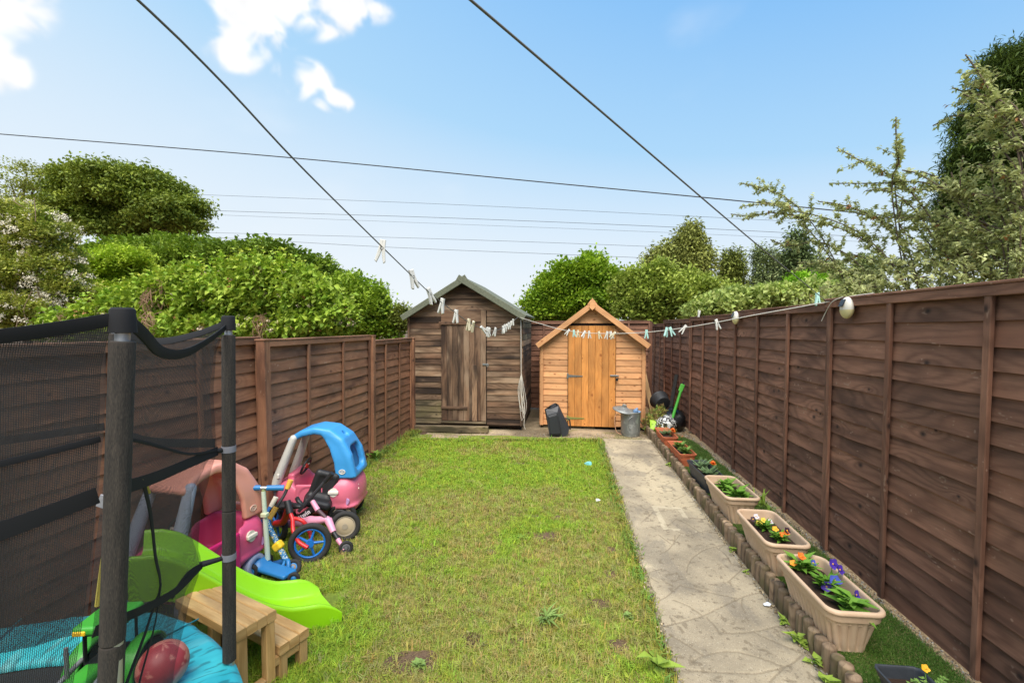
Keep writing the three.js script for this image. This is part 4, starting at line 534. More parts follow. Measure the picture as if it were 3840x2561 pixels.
{ // climber hedge with broad heart-shaped leaves, dead twigs and small flowers
  const g = tree('leafy_climber', 'leafy climber with broad bright leaves spilling over behind the left fence', 'climber', LOBES.climber, { per: 2300, geo: sprayBig, col: [[0.213, 0.365, 0.025], [0.525, 0.638, 0.075]], trunk: 0.05, seed: 30, size: 0.72, shell: 0.4, deep: 0.7 });
  const o = g.position, q = rng(44), dead = [], fl = [];
  for (const [x, y, z, rx, ry] of LOBES.climber) {
    for (let i = 0; i < 26; i++) { const a = q() * 3.1416, c = q() * 1.1 - 0.2, s = Math.sqrt(1 - Math.min(1, c * c)); fl.push({ m: M4([x + s * Math.cos(a) * rx * 1.02 - o.x, y + c * ry * 1.02, z + s * Math.sin(a) * rx * 0.75 - o.z], [q() * 6, q() * 6, 0], 0.55 + q() * 0.6), c: q() < 0.35 ? rgb(0.42, 0.2, 0.08) : rgb(0.62, 0.5, 0.36) }); }
    if (q() < 0.55) { const a = 0.5 + q() * 2, c = 0.3 + q() * 0.4; const p = [x + Math.cos(a) * rx * 0.8 - o.x, y + c * ry, z + Math.sin(a) * rx * 0.72 - o.z]; for (let i = 0; i < 26; i++) dead.push(tube([[p[0] + rr(-0.12, 0.12), p[1] + rr(0, 0.14), p[2] + rr(-0.05, 0.1)], [p[0] + rr(-0.12, 0.12), p[1] + rr(-0.12, 0.1), p[2] + rr(0, 0.12)], [p[0] + rr(-0.12, 0.12), p[1] + rr(-0.32, -0.05), p[2] + rr(0, 0.12)]], 0.0035, 5, 3)); }
  }
  const shoot = [], sp = leafSpray(43, 5, 0.06, 0.045, 0.07, 0, 2.2);
  for (const [x, y, z, rx, ry] of LOBES.climber.slice(0, 7)) for (let i = 0; i < 26; i++) { const a = q() * 6.28, r = q() * 0.9, px = x + Math.cos(a) * rx * r, pz = z + Math.sin(a) * rx * 0.7 * r, py = y + ry * (0.92 * Math.sqrt(1 - r * r * 0.8)), h = 0.06 + 0.2 * q(); for (let k = 0; k < 4; k++) shoot.push({ m: M4([px - o.x + 0.06 * k * (q() - 0.5), py + h * k / 3, pz - o.z + 0.03 * (q() - 0.5)], [0, q() * 6, 0], 0.75 + 0.4 * q()), c: rgb(lerp(0.36, 0.52, q()), lerp(0.5, 0.62, q()), 0.06) }); }
  scatter('young_shoots', sp, leafM, shoot, g);
  scatter('flowers', leafSpray(41, 7, 0.035, 0.03, 0.07), plain(0xffffff, 0.8), fl, g);
  const dm = part('dead_twigs', merge(dead), plain(0x9a7a60, 0.95), g); dm.userData.kind = 'stuff';
}
{ // blossom on the bush at the left
  const g = scene.children.find(o => o.name === 'blossom_bush'), o = g.position, q = rng(45), fl = [], tw = [];
  for (const [x, y, z, rx, ry] of LOBES.blossom) for (let i = 0; i < 60; i++) { const a = q() * 3.6 - 0.3, c = q() * 1.5 - 0.6, s = Math.sqrt(1 - Math.min(1, c * c)), P = [x + s * Math.cos(a) * rx * 1.0 - o.x, y + c * ry * 1.02, z + s * Math.sin(a) * rx * 0.92 - o.z]; for (let j = 0; j < 4; j++) fl.push({ m: M4([P[0] + rr(-0.08, 0.08), P[1] + rr(-0.03, 0.03), P[2] + rr(-0.06, 0.06)], [q() * 6, q() * 6, 0], 0.6 + q() * 0.7), c: rgb(0.72, 0.66, 0.52) }); }
  scatter('blossom', leafSpray(42, 8, 0.03, 0.028, 0.07), plain(0xffffff, 0.8), fl, g);
  for (let i = 0; i < 40; i++) { const [x, y, z, rx, ry] = LOBES.blossom[i % 7], b = [x + rr(-0.8, 0.8) * rx - o.x, y - ry * rr(0.2, 0.9), z + rx * rr(0.2, 0.8) - o.z]; tw.push(tube([b, [b[0] + rr(-0.2, 0.2), b[1] + 0.3, b[2] + rr(-0.1, 0.1)], [b[0] + rr(-0.4, 0.4), b[1] + 0.65, b[2] + rr(-0.1, 0.1)]], 0.008, 6, 4)); }
  part('twigs', merge(tw), plain(0x8a7560, 0.95), g).userData.kind = 'stuff';
}
{ // arching grey-green shrub over the right-hand fence
  const g = thing('arching_shrub', 'arching grey-green shrub with small leaves on long sprays over the right-hand fence', 'shrub', [3.1, 0, -4.4]);
  const q = rng(51), tw = [], lv = [], spray = leafSpray(52, 3, 0.038, 0.018, 0.036, 0, 0.8), stemM = plain(0x5e4f40, 0.9);
  const put = (p, s) => lv.push({ m: M4(p, [(q() - 0.5) * 1.6, q() * 6.28, (q() - 0.5) * 1.6], s * (0.75 + 0.6 * q())), c: (() => { const t = q(), e = 0.8 + 0.4 * q(); return q() < 0.012 ? rgb(0.42, 0.2, 0.07) : rgb(lerp(0.36, 0.62, t) * e, lerp(0.4, 0.64, t) * e, lerp(0.13, 0.3, t) * e); })() });
  const more = []; for (const l of BRANCHES) for (let v = 0; v < 1; v++) { const dx = (q() - 0.35) * 0.45, dy = (q() - 0.6) * 0.5, dz = (q() - 0.5) * 0.6, cut = 0.72 + 0.25 * q(), n = Math.max(3, Math.round(l.length * cut)); more.push(l.slice(0, n).map((p, i) => { const t = (i + 0.6) / l.length; return [p[0] + dx * t + 0.05 * (q() - 0.5), p[1] + dy * t + 0.05 * (q() - 0.5), p[2] + dz * t]; })); }
  for (const l of [...BRANCHES, ...more]) {
    const P = l.map(p => [p[0] - 3.1, p[1], p[2] + 4.4]), c = new THREE.CatmullRomCurve3(P.map(V)), len = c.getLength(); 
    const foot = P[0][1] > 2.35 ? [P[0][0] + 0.5, 0.2, P[0][2] + 0.2] : [lerp(P[0][0], 0, 0.7), 0, lerp(P[0][2], 0, 0.7)];
    tw.push(tube([foot, [lerp(foot[0], P[0][0], 0.7), P[0][1] * 0.6, lerp(foot[2], P[0][2], 0.7)], ...P], 0.0055, 26, 5));
    const n = Math.round(len * 40); for (let i = 0; i < n; i++) { const p = c.getPointAt(Math.pow(i / n, 0.92)); const s = 0.05 * (1 - 0.4 * i / n); put([p.x + (q() - 0.5) * s, p.y + (q() - 0.5) * s, p.z + (q() - 0.5) * s], 1.0); }
    const ns = Math.round(len * 6.5); for (let i = 0; i < ns; i++) { // side shoots
      const t = q() * 0.85, p = c.getPointAt(t), tg = c.getTangentAt(t), d = tg.clone().multiplyScalar(0.5).add(new THREE.Vector3((q() - 0.5) * 1.4, (q() - 0.4) * 1.3, (q() - 0.5) * 1.4)).normalize(), L = 0.1 + 0.22 * q() * (1 - t * 0.6);
      tw.push(rod([p.x, p.y, p.z], [p.x + d.x * L, p.y + d.y * L, p.z + d.z * L], 0.003, 0.0012, 4));
      for (let k = 0; k < 12 * L / 0.2; k++) { const f = q(); put([p.x + d.x * L * f + (q() - 0.5) * 0.03, p.y + d.y * L * f + (q() - 0.5) * 0.03, p.z + d.z * L * f + (q() - 0.5) * 0.03], 0.95); }
    }
  }
  for (const [x, y, z, a, b, n] of [[0.0, 2.1, 0.05, 0.75, 0.3, 450], [0.35, 2.3, 0.3, 0.5, 0.4, 200], [0.55, 2.7, 0.45, 0.4, 0.4, 60], [-0.35, 1.9, -0.5, 0.45, 0.24, 350], [0.6, 2.1, 0.6, 0.5, 0.4, 250]]) for (let i = 0; i < n; i++) { const th = q() * 6.28, c = q() * 2 - 1, s = Math.sqrt(1 - c * c), r = Math.cbrt(q()); put([x + s * Math.cos(th) * a * r, y + c * b * r, z + s * Math.sin(th) * a * r], 1.05); }
  const st = part('stems', merge(tw), stemM, g); st.userData.kind = 'stuff';
  scatter('leaves', spray, leafMat({ roughness: 0.75, transmission: 0.4 }), lv, g);
}
// ---------------------------------------------------------------- grass
function tuft(seed, n, L, W, spread) {
  const q = rng(seed), g = new GB();
  for (let i = 0; i < n; i++) {
    const a = q() * 6.28, o = [(q() - 0.5) * spread, -0.006, (q() - 0.5) * spread], l = L * (0.5 + 0.8 * q()), t = 0.25 + 0.9 * q(), dx = Math.cos(a), dz = Math.sin(a), w = W * (0.7 + 0.5 * q());
    const m = [o[0] + dx * l * 0.35 * t, o[1] + l * 0.6, o[2] + dz * l * 0.35 * t], e = [o[0] + dx * l * t, o[1] + l * (1.0 - 0.35 * t), o[2] + dz * l * t];
    g.quad([o[0] - dz * w / 2, o[1], o[2] + dx * w / 2], [o[0] + dz * w / 2, o[1], o[2] - dx * w / 2], [m[0] + dz * w * 0.4, m[1], m[2] - dx * w * 0.4], [m[0] - dz * w * 0.4, m[1], m[2] + dx * w * 0.4]);
    g.tri([m[0] - dz * w * 0.4, m[1], m[2] + dx * w * 0.4], [m[0] + dz * w * 0.4, m[1], m[2] - dx * w * 0.4], e);
  }
  return g.geo();
}
{
  const q = rng(61), lists = [[], [], []], geos = [tuft(62, 12, 0.034, 0.0034, 0.05), tuft(63, 14, 0.028, 0.003, 0.06), tuft(64, 10, 0.05, 0.004, 0.05)], gm = leafMat({ roughness: 0.7, transmission: 0.2 });
  const bare = BARE, dryAt = [[0.2, -4.15, 0.5, 0.3], [-0.3, -2.35, 0.6, 0.35], [0.3, -3.2, 0.22, 0.6], [-0.75, -3.3, 0.25, 0.3], [-0.2, -4.5, 0.3, 0.25], [0.3, -2.6, 0.25, 0.4], [-1.0, -2.7, 0.3, 0.25]];
  for (let i = 0; i < 64000; i++) {
    const z = -1.35 - 5.65 * Math.pow(q(), 1.25), x = -2.42 + 2.96 * q();
    if (!lawnEdge(x, z)) continue;
    const dry = fbm(x * 1.7 + 20, z * 1.5 + 20, 4, 65), fine = fbm(x * 9 + 5, z * 9 + 5, 3, 66), side = sst(-1.3, 0.2, x) * sst(-5.6, -3.2, z), onSlide = Math.abs((x + 1.41) * 0.56 + (z + 2.53) * 0.83) < 0.17 && x < -1.36 && x > -2.1 && z < -2.0;   // the right-hand middle and front are worn and dry
    let d = clamp(sst(0.46, 0.7, dry + 0.09 * side - 0.1 * sst(-4.2, -5.6, z)) * 0.95 + 0.2 * (fine - 0.5));
    for (const p of dryAt) d = Math.max(d, 0.95 * (1 - sst(0.5, 1.25, Math.hypot((x - p[0]) / p[2], (z - p[1]) / p[3]) + 0.9 * (fine - 0.5)))); let kill = 0; for (const b of bare) { const r = Math.hypot((x - b[0]) / b[3], z - b[1]) / b[2]; if (r < 0.72 + 0.7 * (fine - 0.5) && q() < 0.9) kill = 1; }
    if (kill || onSlide || (q() < 0.45 * d) || (fine > 0.68 && q() < 0.5)) continue;
    const green = [lerp(0.25, 0.38, q()), lerp(0.38, 0.5, q()), 0.04], straw = [lerp(0.34, 0.48, q()), lerp(0.28, 0.37, q()), lerp(0.09, 0.15, q())], k = q() < d * 0.62 + 0.05 ? 0.85 : d * 0.28, c = mix3(green, straw, k), e = 0.75 + 0.45 * q();
    const lush = sst(-4.6, -6.4, z) + sst(-1.4, -2.2, x), t = q() < 0.18 + 0.3 * lush ? 2 : q() < 0.5 ? 0 : 1;
    lists[t].push({ m: M4([x, lawnY(x, z), z], [(q() - 0.5) * 0.3, q() * 6.28, (q() - 0.5) * 0.3], 0.7 + 0.6 * q()), c: rgb(c[0] * e, c[1] * e, c[2] * e) });
  }
  lists.forEach((l, i) => scatter('grass', geos[i], gm, l, scene));
  // rank grass along the left fence, the shed front and the edges of the concrete
  const rank = []; for (let i = 0; i < 1500; i++) { const t = q(); let x, z; if (t < 0.6) { z = -1.4 - 5.6 * q(); x = -2.44 + 0.2 * q() * q(); } else if (t < 0.8) { z = -1.5 - 5.2 * q(); x = 0.47 + 0.05 * q(); } else { x = -2.4 + 2.9 * q(); z = -6.55 - 0.12 * (x + 1.2) + 0.08 * q(); } rank.push({ m: M4([x, 0.012, z], [0, q() * 6.28, 0], 0.9 + 1.1 * q()), c: rgb(lerp(0.13, 0.36, q()), lerp(0.25, 0.34, q()), 0.05) }); }
  scatter('long_grass', geos[2], gm, rank, scene);
  // pile of the artificial turf
  const pile = [], pg = tuft(67, 16, 0.02, 0.0028, 0.045), pm = leafMat({ roughness: 0.6, transmission: 0.1 });
  for (let i = 0; i < 30000; i++) { const z = -1.3 - 5.7 * Math.pow(q(), 1.2), x = 1.31 + 0.48 * q(); if (!turfIn(x, z)) continue; const e = 0.7 + 0.6 * q(), b = q() < 0.12; pile.push({ m: M4([x, 0.102, z], [0, q() * 6.28, 0], 0.7 + 0.5 * q()), c: b ? rgb(0.22 * e, 0.2 * e, 0.08 * e) : rgb(0.075 * e, 0.15 * e, 0.022 * e) }); }
  scatter('turf_pile', pg, pm, pile, scene);
  // straw, chippings and dead leaves between turf and fence, on the apron and at the path edges
  const bits = [], bg = new THREE.DodecahedronGeometry(0.006, 0);
  for (let i = 0; i < 6500; i++) { const t = q(); let x, y, z; if (t < 0.62) { z = -1.6 - 6.2 * q(); x = 1.76 + 0.11 * q() - 0.2 * sst(-6.4, -7.2, z) * q(); y = 0.085; } else if (t < 0.8) { z = -1.7 - 5 * q(); x = q() < 0.5 ? 0.5 + 0.05 * q() : 1.215 + 0.04 * q() * q(); y = 0.036; } else { x = -2.4 + 3.6 * q(); z = -6.7 - 0.12 * x - 0.5 * q(); y = 0.012; } if (x > 1.3 && turfIn(x, z) && q() < 0.9) continue; const w = q(), e = 0.6 + 0.7 * q(); bits.push({ m: M4([x, y, z], [q() * 6, q() * 6, q() * 6], [0.4 + 1.2 * q(), 0.25 + 0.3 * q(), 0.4 + 0.6 * q()]), c: w < 0.5 ? rgb(0.42 * e, 0.33 * e, 0.2 * e) : w < 0.75 ? rgb(0.36 * e, 0.34 * e, 0.3 * e) : rgb(0.16 * e, 0.11 * e, 0.07 * e) }); }
  scatter('debris', bg, plain(0xffffff, 0.95), bits, scene);
}
// ---------------------------------------------------------------- planters, flowers, weeds
function rrect(W, L, r, y, fl = 0, per = 0.052, n = 240) {           // closed rounded rectangle, width x, length z, with flutes of depth fl
  const a = W / 2 - r, b = L / 2 - r, seg = [[2 * b, t => [W / 2, -b + t, 1, 0]], [Math.PI * r / 2, t => { const q = t / r; return [a + r * Math.cos(q), b + r * Math.sin(q), Math.cos(q), Math.sin(q)]; }], [2 * a, t => [a - t, L / 2, 0, 1]], [Math.PI * r / 2, t => { const q = t / r; return [-a - r * Math.sin(q), b + r * Math.cos(q), -Math.sin(q), Math.cos(q)]; }], [2 * b, t => [-W / 2, b - t, -1, 0]], [Math.PI * r / 2, t => { const q = t / r; return [-a - r * Math.cos(q), -b - r * Math.sin(q), -Math.cos(q), -Math.sin(q)]; }], [2 * a, t => [-a + t, -L / 2, 0, -1]], [Math.PI * r / 2, t => { const q = t / r; return [a + r * Math.sin(q), -b - r * Math.cos(q), Math.sin(q), -Math.cos(q)]; }]];
  const P = seg.reduce((s, q) => s + q[0], 0), k = per > 0.05 ? 30 : Math.round(P / per), out = [];
  for (let i = 0; i < n; i++) { let s = P * i / n, j = 0; while (s > seg[j][0] && j < 7) { s -= seg[j][0]; j++; } const q = seg[j][1](s), f = fl * (Math.pow(Math.abs(Math.cos(Math.PI * k * i / n)), 0.7) - 1); out.push([q[0] + q[2] * f, y, q[1] + q[3] * f]); }
  return out;
}
const plasticT = (a, b, s) => { const t = tex(256, 256, (u, v) => { const n = fbm(u * 6, v * 6, 4, s, 6, 6), f = vn(u * 90, v * 90, s + 1, 90, 90); return mix3(a, b, clamp(n * 0.9 + 0.15 * f)); }, true, 2.3, 2.3); return t; };
const beigeM = std({ map: plasticT([196, 164, 134], [219, 190, 160], 331), roughness: 0.62 }), terraM = std({ map: plasticT([186, 96, 62], [212, 122, 84], 335), roughness: 0.7 }), charM = std({ map: plasticT([46, 50, 56], [66, 70, 76], 339), roughness: 0.55 });
const compostM = std({ map: soilT, bumpMap: soilT, bumpScale: 0.02, roughness: 1, color: 0x9a8a80 });
function beigePlanter(label, pos, turn) {
  const g = thing('planter', label, 'planter', pos, turn, 'planters on the turf'), W = 0.28, L = 0.575; g.scale.y = 0.91;
  const rings = []; const add = (w, y, r, f = 0) => rings.push(rrect(W - w, L - w * 1.05, r, y, f));
  add(0.13, 0, 0.04); add(0.118, 0.006, 0.042, 0.005); add(0.112, 0.03, 0.044, 0.015); add(0.08, 0.11, 0.048, 0.015); add(0.054, 0.17, 0.052, 0.015); add(0.042, 0.188, 0.054, 0.005); add(0.034, 0.194, 0.056); add(0.026, 0.2, 0.058); add(0.022, 0.228, 0.058); add(0.018, 0.235, 0.058);
  add(0.004, 0.238, 0.06); add(0, 0.246, 0.06); add(0.003, 0.256, 0.06); add(0.012, 0.261, 0.058); add(0.03, 0.262, 0.054); add(0.04, 0.257, 0.05); add(0.044, 0.245, 0.05); add(0.06, 0.17, 0.046);
  const body = part('tub', skin(rings, true, true, false), beigeM, g);
  part('compost', skin([rrect(W - 0.056, L - 0.056, 0.046, 0.186), rrect(W - 0.12, L - 0.2, 0.03, 0.194), rrect(W - 0.22, L - 0.45, 0.01, 0.19)], true, false, true), compostM, g);
  return g;
}
function trough(label, pos, turn, W, L, H, mat, group = 'planters on the turf') {
  const g = thing('planter', label, 'planter', pos, turn, group), rings = []; const add = (w, y, r = 0.014) => rings.push(rrect(W - w, L - w, r, y, 0, 0.036, 48));
  add(0.082, 0); add(0.076, 0.004); add(0.03, H - 0.036); add(0.026, H - 0.034); add(0.012, H - 0.026); add(0.01, H - 0.012); add(0.002, H - 0.008); add(0, H - 0.003); add(0.006, H); add(0.014, H); add(0.02, H - 0.003); add(0.024, H - 0.012); add(0.045, H - 0.08);
  part('tub', skin(rings, true, true, false), mat, g);
  part('compost', skin([rrect(W - 0.034, L - 0.034, 0.01, H - 0.05, 0, 0.036, 48), rrect(W - 0.1, L - 0.2, 0.01, H - 0.042, 0, 0.036, 48)], true, false, true), compostM, g);
  return g;
}
beigePlanter('largest beige ribbed planter nearest the camera, with violet pansies', [1.385, 0.104, -2.58], 0.02);
beigePlanter('middle beige ribbed planter with small yellow and dark pansies', [1.392, 0.104, -3.255], -0.01);
beigePlanter('farthest beige ribbed planter, with leafy green plants and no blooms', [1.398, 0.104, -4.035], 0.03);
trough('black trough planter with a single orange marigold, behind the beige planters', [1.388, 0.104, -4.72], 0.05, 0.2, 0.56, 0.18, charM);
trough('nearer terracotta trough planter full of green leaves', [1.372, 0.104, -5.6], 0.02, 0.19, 0.62, 0.155, terraM);
trough('farther terracotta trough planter with an orange bloom', [1.36, 0.104, -6.38], 0.0, 0.2, 0.6, 0.155, terraM);
trough('charcoal trough planter cut off by the bottom edge of the picture', [1.41, 0.104, -1.81], 0.02, 0.19, 0.55, 0.15, charM);

function rosette(seed, n, L, W, rise = 0.5) { const q = rng(seed), g = new GB(); for (let i = 0; i < n; i++) { const a = q() * 6.28, h = q(); leaf(g, new THREE.Vector3((q() - 0.5) * L * 0.7, h * L * 0.5, (q() - 0.5) * L * 0.7), new THREE.Vector3(Math.cos(a), rise * (0.3 + h), Math.sin(a)), new THREE.Vector3(0, 1, 0), L * (0.6 + 0.6 * q()), W * (0.7 + 0.5 * q()), 0.3, 0.25); } return g.geo(); }
function fernLeaf(seed, n, L) { const q = rng(seed), g = new GB(); for (let i = 0; i < n; i++) { const a = q() * 6.28, r = 0.5 + 0.5 * q(), d = new THREE.Vector3(Math.cos(a), 0.5 + 0.7 * q(), Math.sin(a)).normalize(), o = new THREE.Vector3((q() - 0.5) * 0.04, 0.01 * q(), (q() - 0.5) * 0.04); for (let k = 1; k < 7; k++) { const p = o.clone().addScaledVector(d, L * r * k / 7); for (const s of [-1, 1]) leaf(g, p, new THREE.Vector3(-d.z * s + d.x * 0.7, d.y * 0.6, d.x * s + d.z * 0.7), new THREE.Vector3(0, 1, 0), L * 0.34 * (1 - k / 10), L * 0.11, 0.2, 0.1); } } return g.geo(); }
const greenLeaf = [[0.12, 0.27, 0.025], [0.17, 0.34, 0.04], [0.20, 0.33, 0.07], [0.22, 0.33, 0.14]].map(c => leafMat({ color: rgb(...c), transmission: 0.2 }));
function petalRing(n, r, w, cup) { const g = new GB(); for (let i = 0; i < n; i++) { const a = i / n * 6.283 + 0.3, k = i === 0 ? 1.25 : 1; const P = (t, s) => { const x = Math.cos(a), z = Math.sin(a), rr2 = r * t * k, ww = s * w * Math.sin(Math.PI * Math.min(1, 0.25 + t * 0.72)); return [x * rr2 - z * ww, cup * r * t * t + 0.0015 * i, z * rr2 + x * ww]; }; const T = [0.08, 0.4, 0.75, 1]; for (let k2 = 0; k2 < 3; k2++) g.quad(P(T[k2], -1), P(T[k2], 1), P(T[k2 + 1], 1), P(T[k2 + 1], -1)); } return g.geo(); }
const pansyG = petalRing(5, 0.026, 0.017, 0.25), violaG = petalRing(5, 0.016, 0.010, 0.25), eyeG = new THREE.SphereGeometry(0.0045, 8, 6);
const marigoldG = merge([0, 1, 2].map(k => tr(petalRing(9, 0.026 - k * 0.007, 0.008, 0.2 + k * 0.3), 0, k * 0.004, 0, 0, k * 0.4, 0)));
const petal = (hex) => plain(hex, 0.65);
const violetM = petal(0x4a2fa0), blueM = petal(0x4453b8), orangeM = petal(0xe8701a), yellowM = petal(0xe9c64a), darkM = petal(0x3a1c2c), whiteM = petal(0xd9d2da), goldM = petal(0xf0b024);
function plant(name, label, pos, leafG, leafMt, sc, blooms = [], group) {
  const g = thing(name, label, 'plant', pos, 0, group);
  part('leaves', leafG, leafMt, g).scale.setScalar(sc * 1.22);
  for (const [x, y, z, geo, m, tx, tz, s] of blooms) { const st = part('stem', rod([x * 0.5, 0.0, z * 0.5], [x, y, z], 0.0018, 0.0014, 5), greenLeaf[1], g); const f = part('bloom', geo, m, g, [x, y, z], [tx ?? 0.5, 0, tz ?? 0]); f.scale.setScalar(s ?? 1); part('eye', eyeG, goldM, f, [0, 0.003, 0]); }
  return g;
}
const Y = 0.276, bushy = [rosette(401, 46, 0.075, 0.03, 0.9), rosette(402, 42, 0.08, 0.036, 0.8), rosette(403, 34, 0.085, 0.05, 0.7), rosette(404, 60, 0.06, 0.02, 0.9)], ferny = [fernLeaf(411, 16, 0.13), fernLeaf(412, 20, 0.12)];
plant('pansy_plant', 'orange pansy in the far end of the nearest beige planter', [1.373, Y, -2.793], bushy[1], greenLeaf[1], 0.9, [[0.0, 0.075, -0.02, pansyG, orangeM, 0.7, -0.2, 0.9], [-0.06, 0.05, 0.02, violaG, petal(0xe0901c), 0.6, 0.3, 1.2], [0.05, 0.055, 0.01, violaG, blueM, 0.9, -0.3, 1.2]]);
plant('pansy_plant', 'violet pansy with several blooms in the nearest beige planter', [1.398, Y, -2.603], bushy[3], greenLeaf[0], 1.15, [[0.055, 0.125, -0.04, pansyG, violetM, 1.1, -0.3, 1.15], [0.085, 0.1, -0.03, pansyG, violetM, 0.9, -0.6, 1.05], [0.04, 0.06, 0.01, pansyG, blueM, 1.0, 0.1, 1.1], [-0.01, 0.035, 0.03, pansyG, violetM, 1.1, 0.3, 1.1], [0.075, 0.055, 0.13, pansyG, violetM, 1.0, -0.7, 1.0], [0.03, 0.03, 0.12, violaG, blueM, 0.8, 0, 1.1]]);
plant('leafy_plant', 'leafy green plant without blooms in the near end of the nearest beige planter', [1.413, Y, -2.418], bushy[2], greenLeaf[1], 0.95);
plant('pansy_plant', 'small plant with yellow and white blooms in the middle beige planter', [1.378, Y, -3.333], bushy[3], greenLeaf[0], 0.95, [[-0.05, 0.05, -0.05, violaG, darkM, 0.8, 0.2, 1.2], [-0.02, 0.06, -0.08, violaG, whiteM, 0.9, 0, 1.2], [0.01, 0.055, -0.03, violaG, yellowM, 0.8, 0, 1.2], [-0.03, 0.045, 0.0, violaG, yellowM, 0.9, 0.3, 1.2], [0.05, 0.05, -0.02, violaG, whiteM, 0.8, -0.2, 1.2]]);
plant('pansy_plant', 'small plant with orange and dark maroon blooms in the middle beige planter', [1.403, Y, -3.163], bushy[3], greenLeaf[1], 0.95, [[0.0, 0.06, -0.05, violaG, goldM, 0.8, 0.2, 1.2], [0.05, 0.075, 0.0, violaG, darkM, 0.9, -0.3, 1.3], [0.045, 0.06, 0.005, violaG, orangeM, 0.8, 0, 1.1], [0.015, 0.05, 0.01, violaG, orangeM, 0.8, 0, 1.1]]);
plant('leafy_plant', 'green plant at the back of the farthest beige planter', [1.388, Y, -4.133], bushy[0], greenLeaf[1], 1.1);
plant('leafy_plant', 'green plant at the front of the farthest beige planter', [1.413, Y, -3.913], bushy[1], greenLeaf[1], 1.05);
plant('marigold_plant', 'grey-green marigold without bloom at the back of the black planter', [1.41, 0.235, -4.863], ferny[0], greenLeaf[3], 0.9);
plant('marigold_plant', 'marigold with one orange bloom in the black planter', [1.405, 0.235, -4.653], ferny[1], greenLeaf[3], 0.9, [[0.03, 0.115, 0.02, marigoldG, orangeM, 0.2, 0, 1.15]]);
plant('leafy_plant', 'bright green plant filling the back of the nearer terracotta planter', [1.375, 0.21, -5.693], bushy[3], greenLeaf[2], 1.3);
plant('leafy_plant', 'bright green plant filling the front of the nearer terracotta planter', [1.385, 0.21, -5.473], bushy[3], greenLeaf[2], 1.25);
plant('marigold_plant', 'grey-green marigold with an orange bloom in the farther terracotta planter', [1.37, 0.21, -6.413], ferny[0], greenLeaf[3], 0.85, [[0.06, 0.085, 0.09, marigoldG, orangeM, 0.4, -0.2, 1.3], [0.075, 0.07, 0.07, marigoldG, orangeM, 0.5, -0.3, 1.1]]);
plant('marigold_plant', 'marigold shoot with yellow bud in the charcoal planter at the bottom edge', [1.465, 0.205, -1.963], ferny[1], greenLeaf[2], 0.75, [[0.01, 0.085, -0.06, violaG, goldM, 0.8, 0, 1.0]]);
// weeds
const dandG = (() => { const q = rng(421), g = new GB(); for (let i = 0; i < 34; i++) { const a = q() * 6.28, r = 0.15 + q() * 0.9; leaf(g, new THREE.Vector3((q() - 0.5) * 0.05, 0.005, (q() - 0.5) * 0.05), new THREE.Vector3(Math.cos(a), r, Math.sin(a)), new THREE.Vector3(0, 1, 0), 0.11 * (0.45 + 0.75 * q()), 0.015, 0.3, 0.3); } return g.geo(); })();
const dockG = rosette(422, 8, 0.12, 0.06, 0.5), weedG = rosette(423, 12, 0.05, 0.032, 0.7), cloverG = rosette(424, 24, 0.03, 0.026, 0.6);
const weedM = leafMat({ color: rgb(0.2, 0.32, 0.05), transmission: 0.2 }), weedM2 = leafMat({ color: rgb(0.23, 0.34, 0.09), transmission: 0.2 }), weedM3 = leafMat({ color: rgb(0.3, 0.42, 0.06), transmission: 0.25 });
single('dandelion_weed', 'spiky grey-green weed rosette in the front of the lawn', 'weed', dandG, weedM2, [-0.1, 0.02, -2.56]);
single('clover_weed', 'round-leaved weed in the lawn near the path, right of the spiky weed', 'weed', cloverG, weedM2, [0.36, 0.02, -2.64]);
single('dock_weed', 'large pale-leaved weed at the lawn corner by the bottom of the path', 'weed', dockG, weedM3, [0.47, 0.02, -2.24]);
single('lawn_weed', 'low leafy weed in the middle of the lawn', 'weed', dandG, weedM, [-0.35, 0.01, -3.55], [0, 1, 0]).scale.setScalar(0.6);
single('lawn_weed', 'clump of clover at the bottom centre of the lawn', 'weed', cloverG, weedM2, [-0.72, 0.02, -2.12], [0, 2, 0]).scale.setScalar(1.4);
[[1.235, -3.5, 'weed at the log edging level with the middle beige planter', 0.8], [1.22, -3.2, 'tiny weed at the log edging beside the nearest beige planter', 0.5], [1.23, -2.68, 'small weed at the log edging next to the scrap of paper', 0.8], [1.225, -2.52, 'bushy weed at the log edging below the scrap of paper', 1.3], [1.23, -2.36, 'weed at the log edging near the bottom of the picture', 1.2], [1.22, -2.22, 'weed at the log edging at the bottom edge of the picture', 1.1], [1.235, -5.6, 'weed at the log edging beside the nearer terracotta planter', 0.9]].forEach(([x, z, l, s], i) => single('edging_weed', l, 'weed', weedG, weedM3, [x, 0.03, z], [0, i * 1.3, 0], 'weeds along the log edging').scale.setScalar(s));
[[1.72, -4.25, 'yellowing tall weed against the right-hand fence behind the farthest beige planter', 1.5], [1.7, -4.05, 'small leafy weed at the foot of the right-hand fence near the farthest beige planter', 1.0]].forEach(([x, z, l, s], i) => single('fence_weed', l, 'weed', tuft(431 + i, 16, 0.11, 0.012, 0.06), i ? weedM : weedM3, [x, 0.09, z]).scale.setScalar(s));
single('fence_weed', 'wild plant sprouting at the foot of the left fence post beyond the toy car', 'weed', rosette(433, 30, 0.08, 0.03, 1.2), weedM, [-2.4, 0.02, -5.45]).scale.setScalar(1.4);
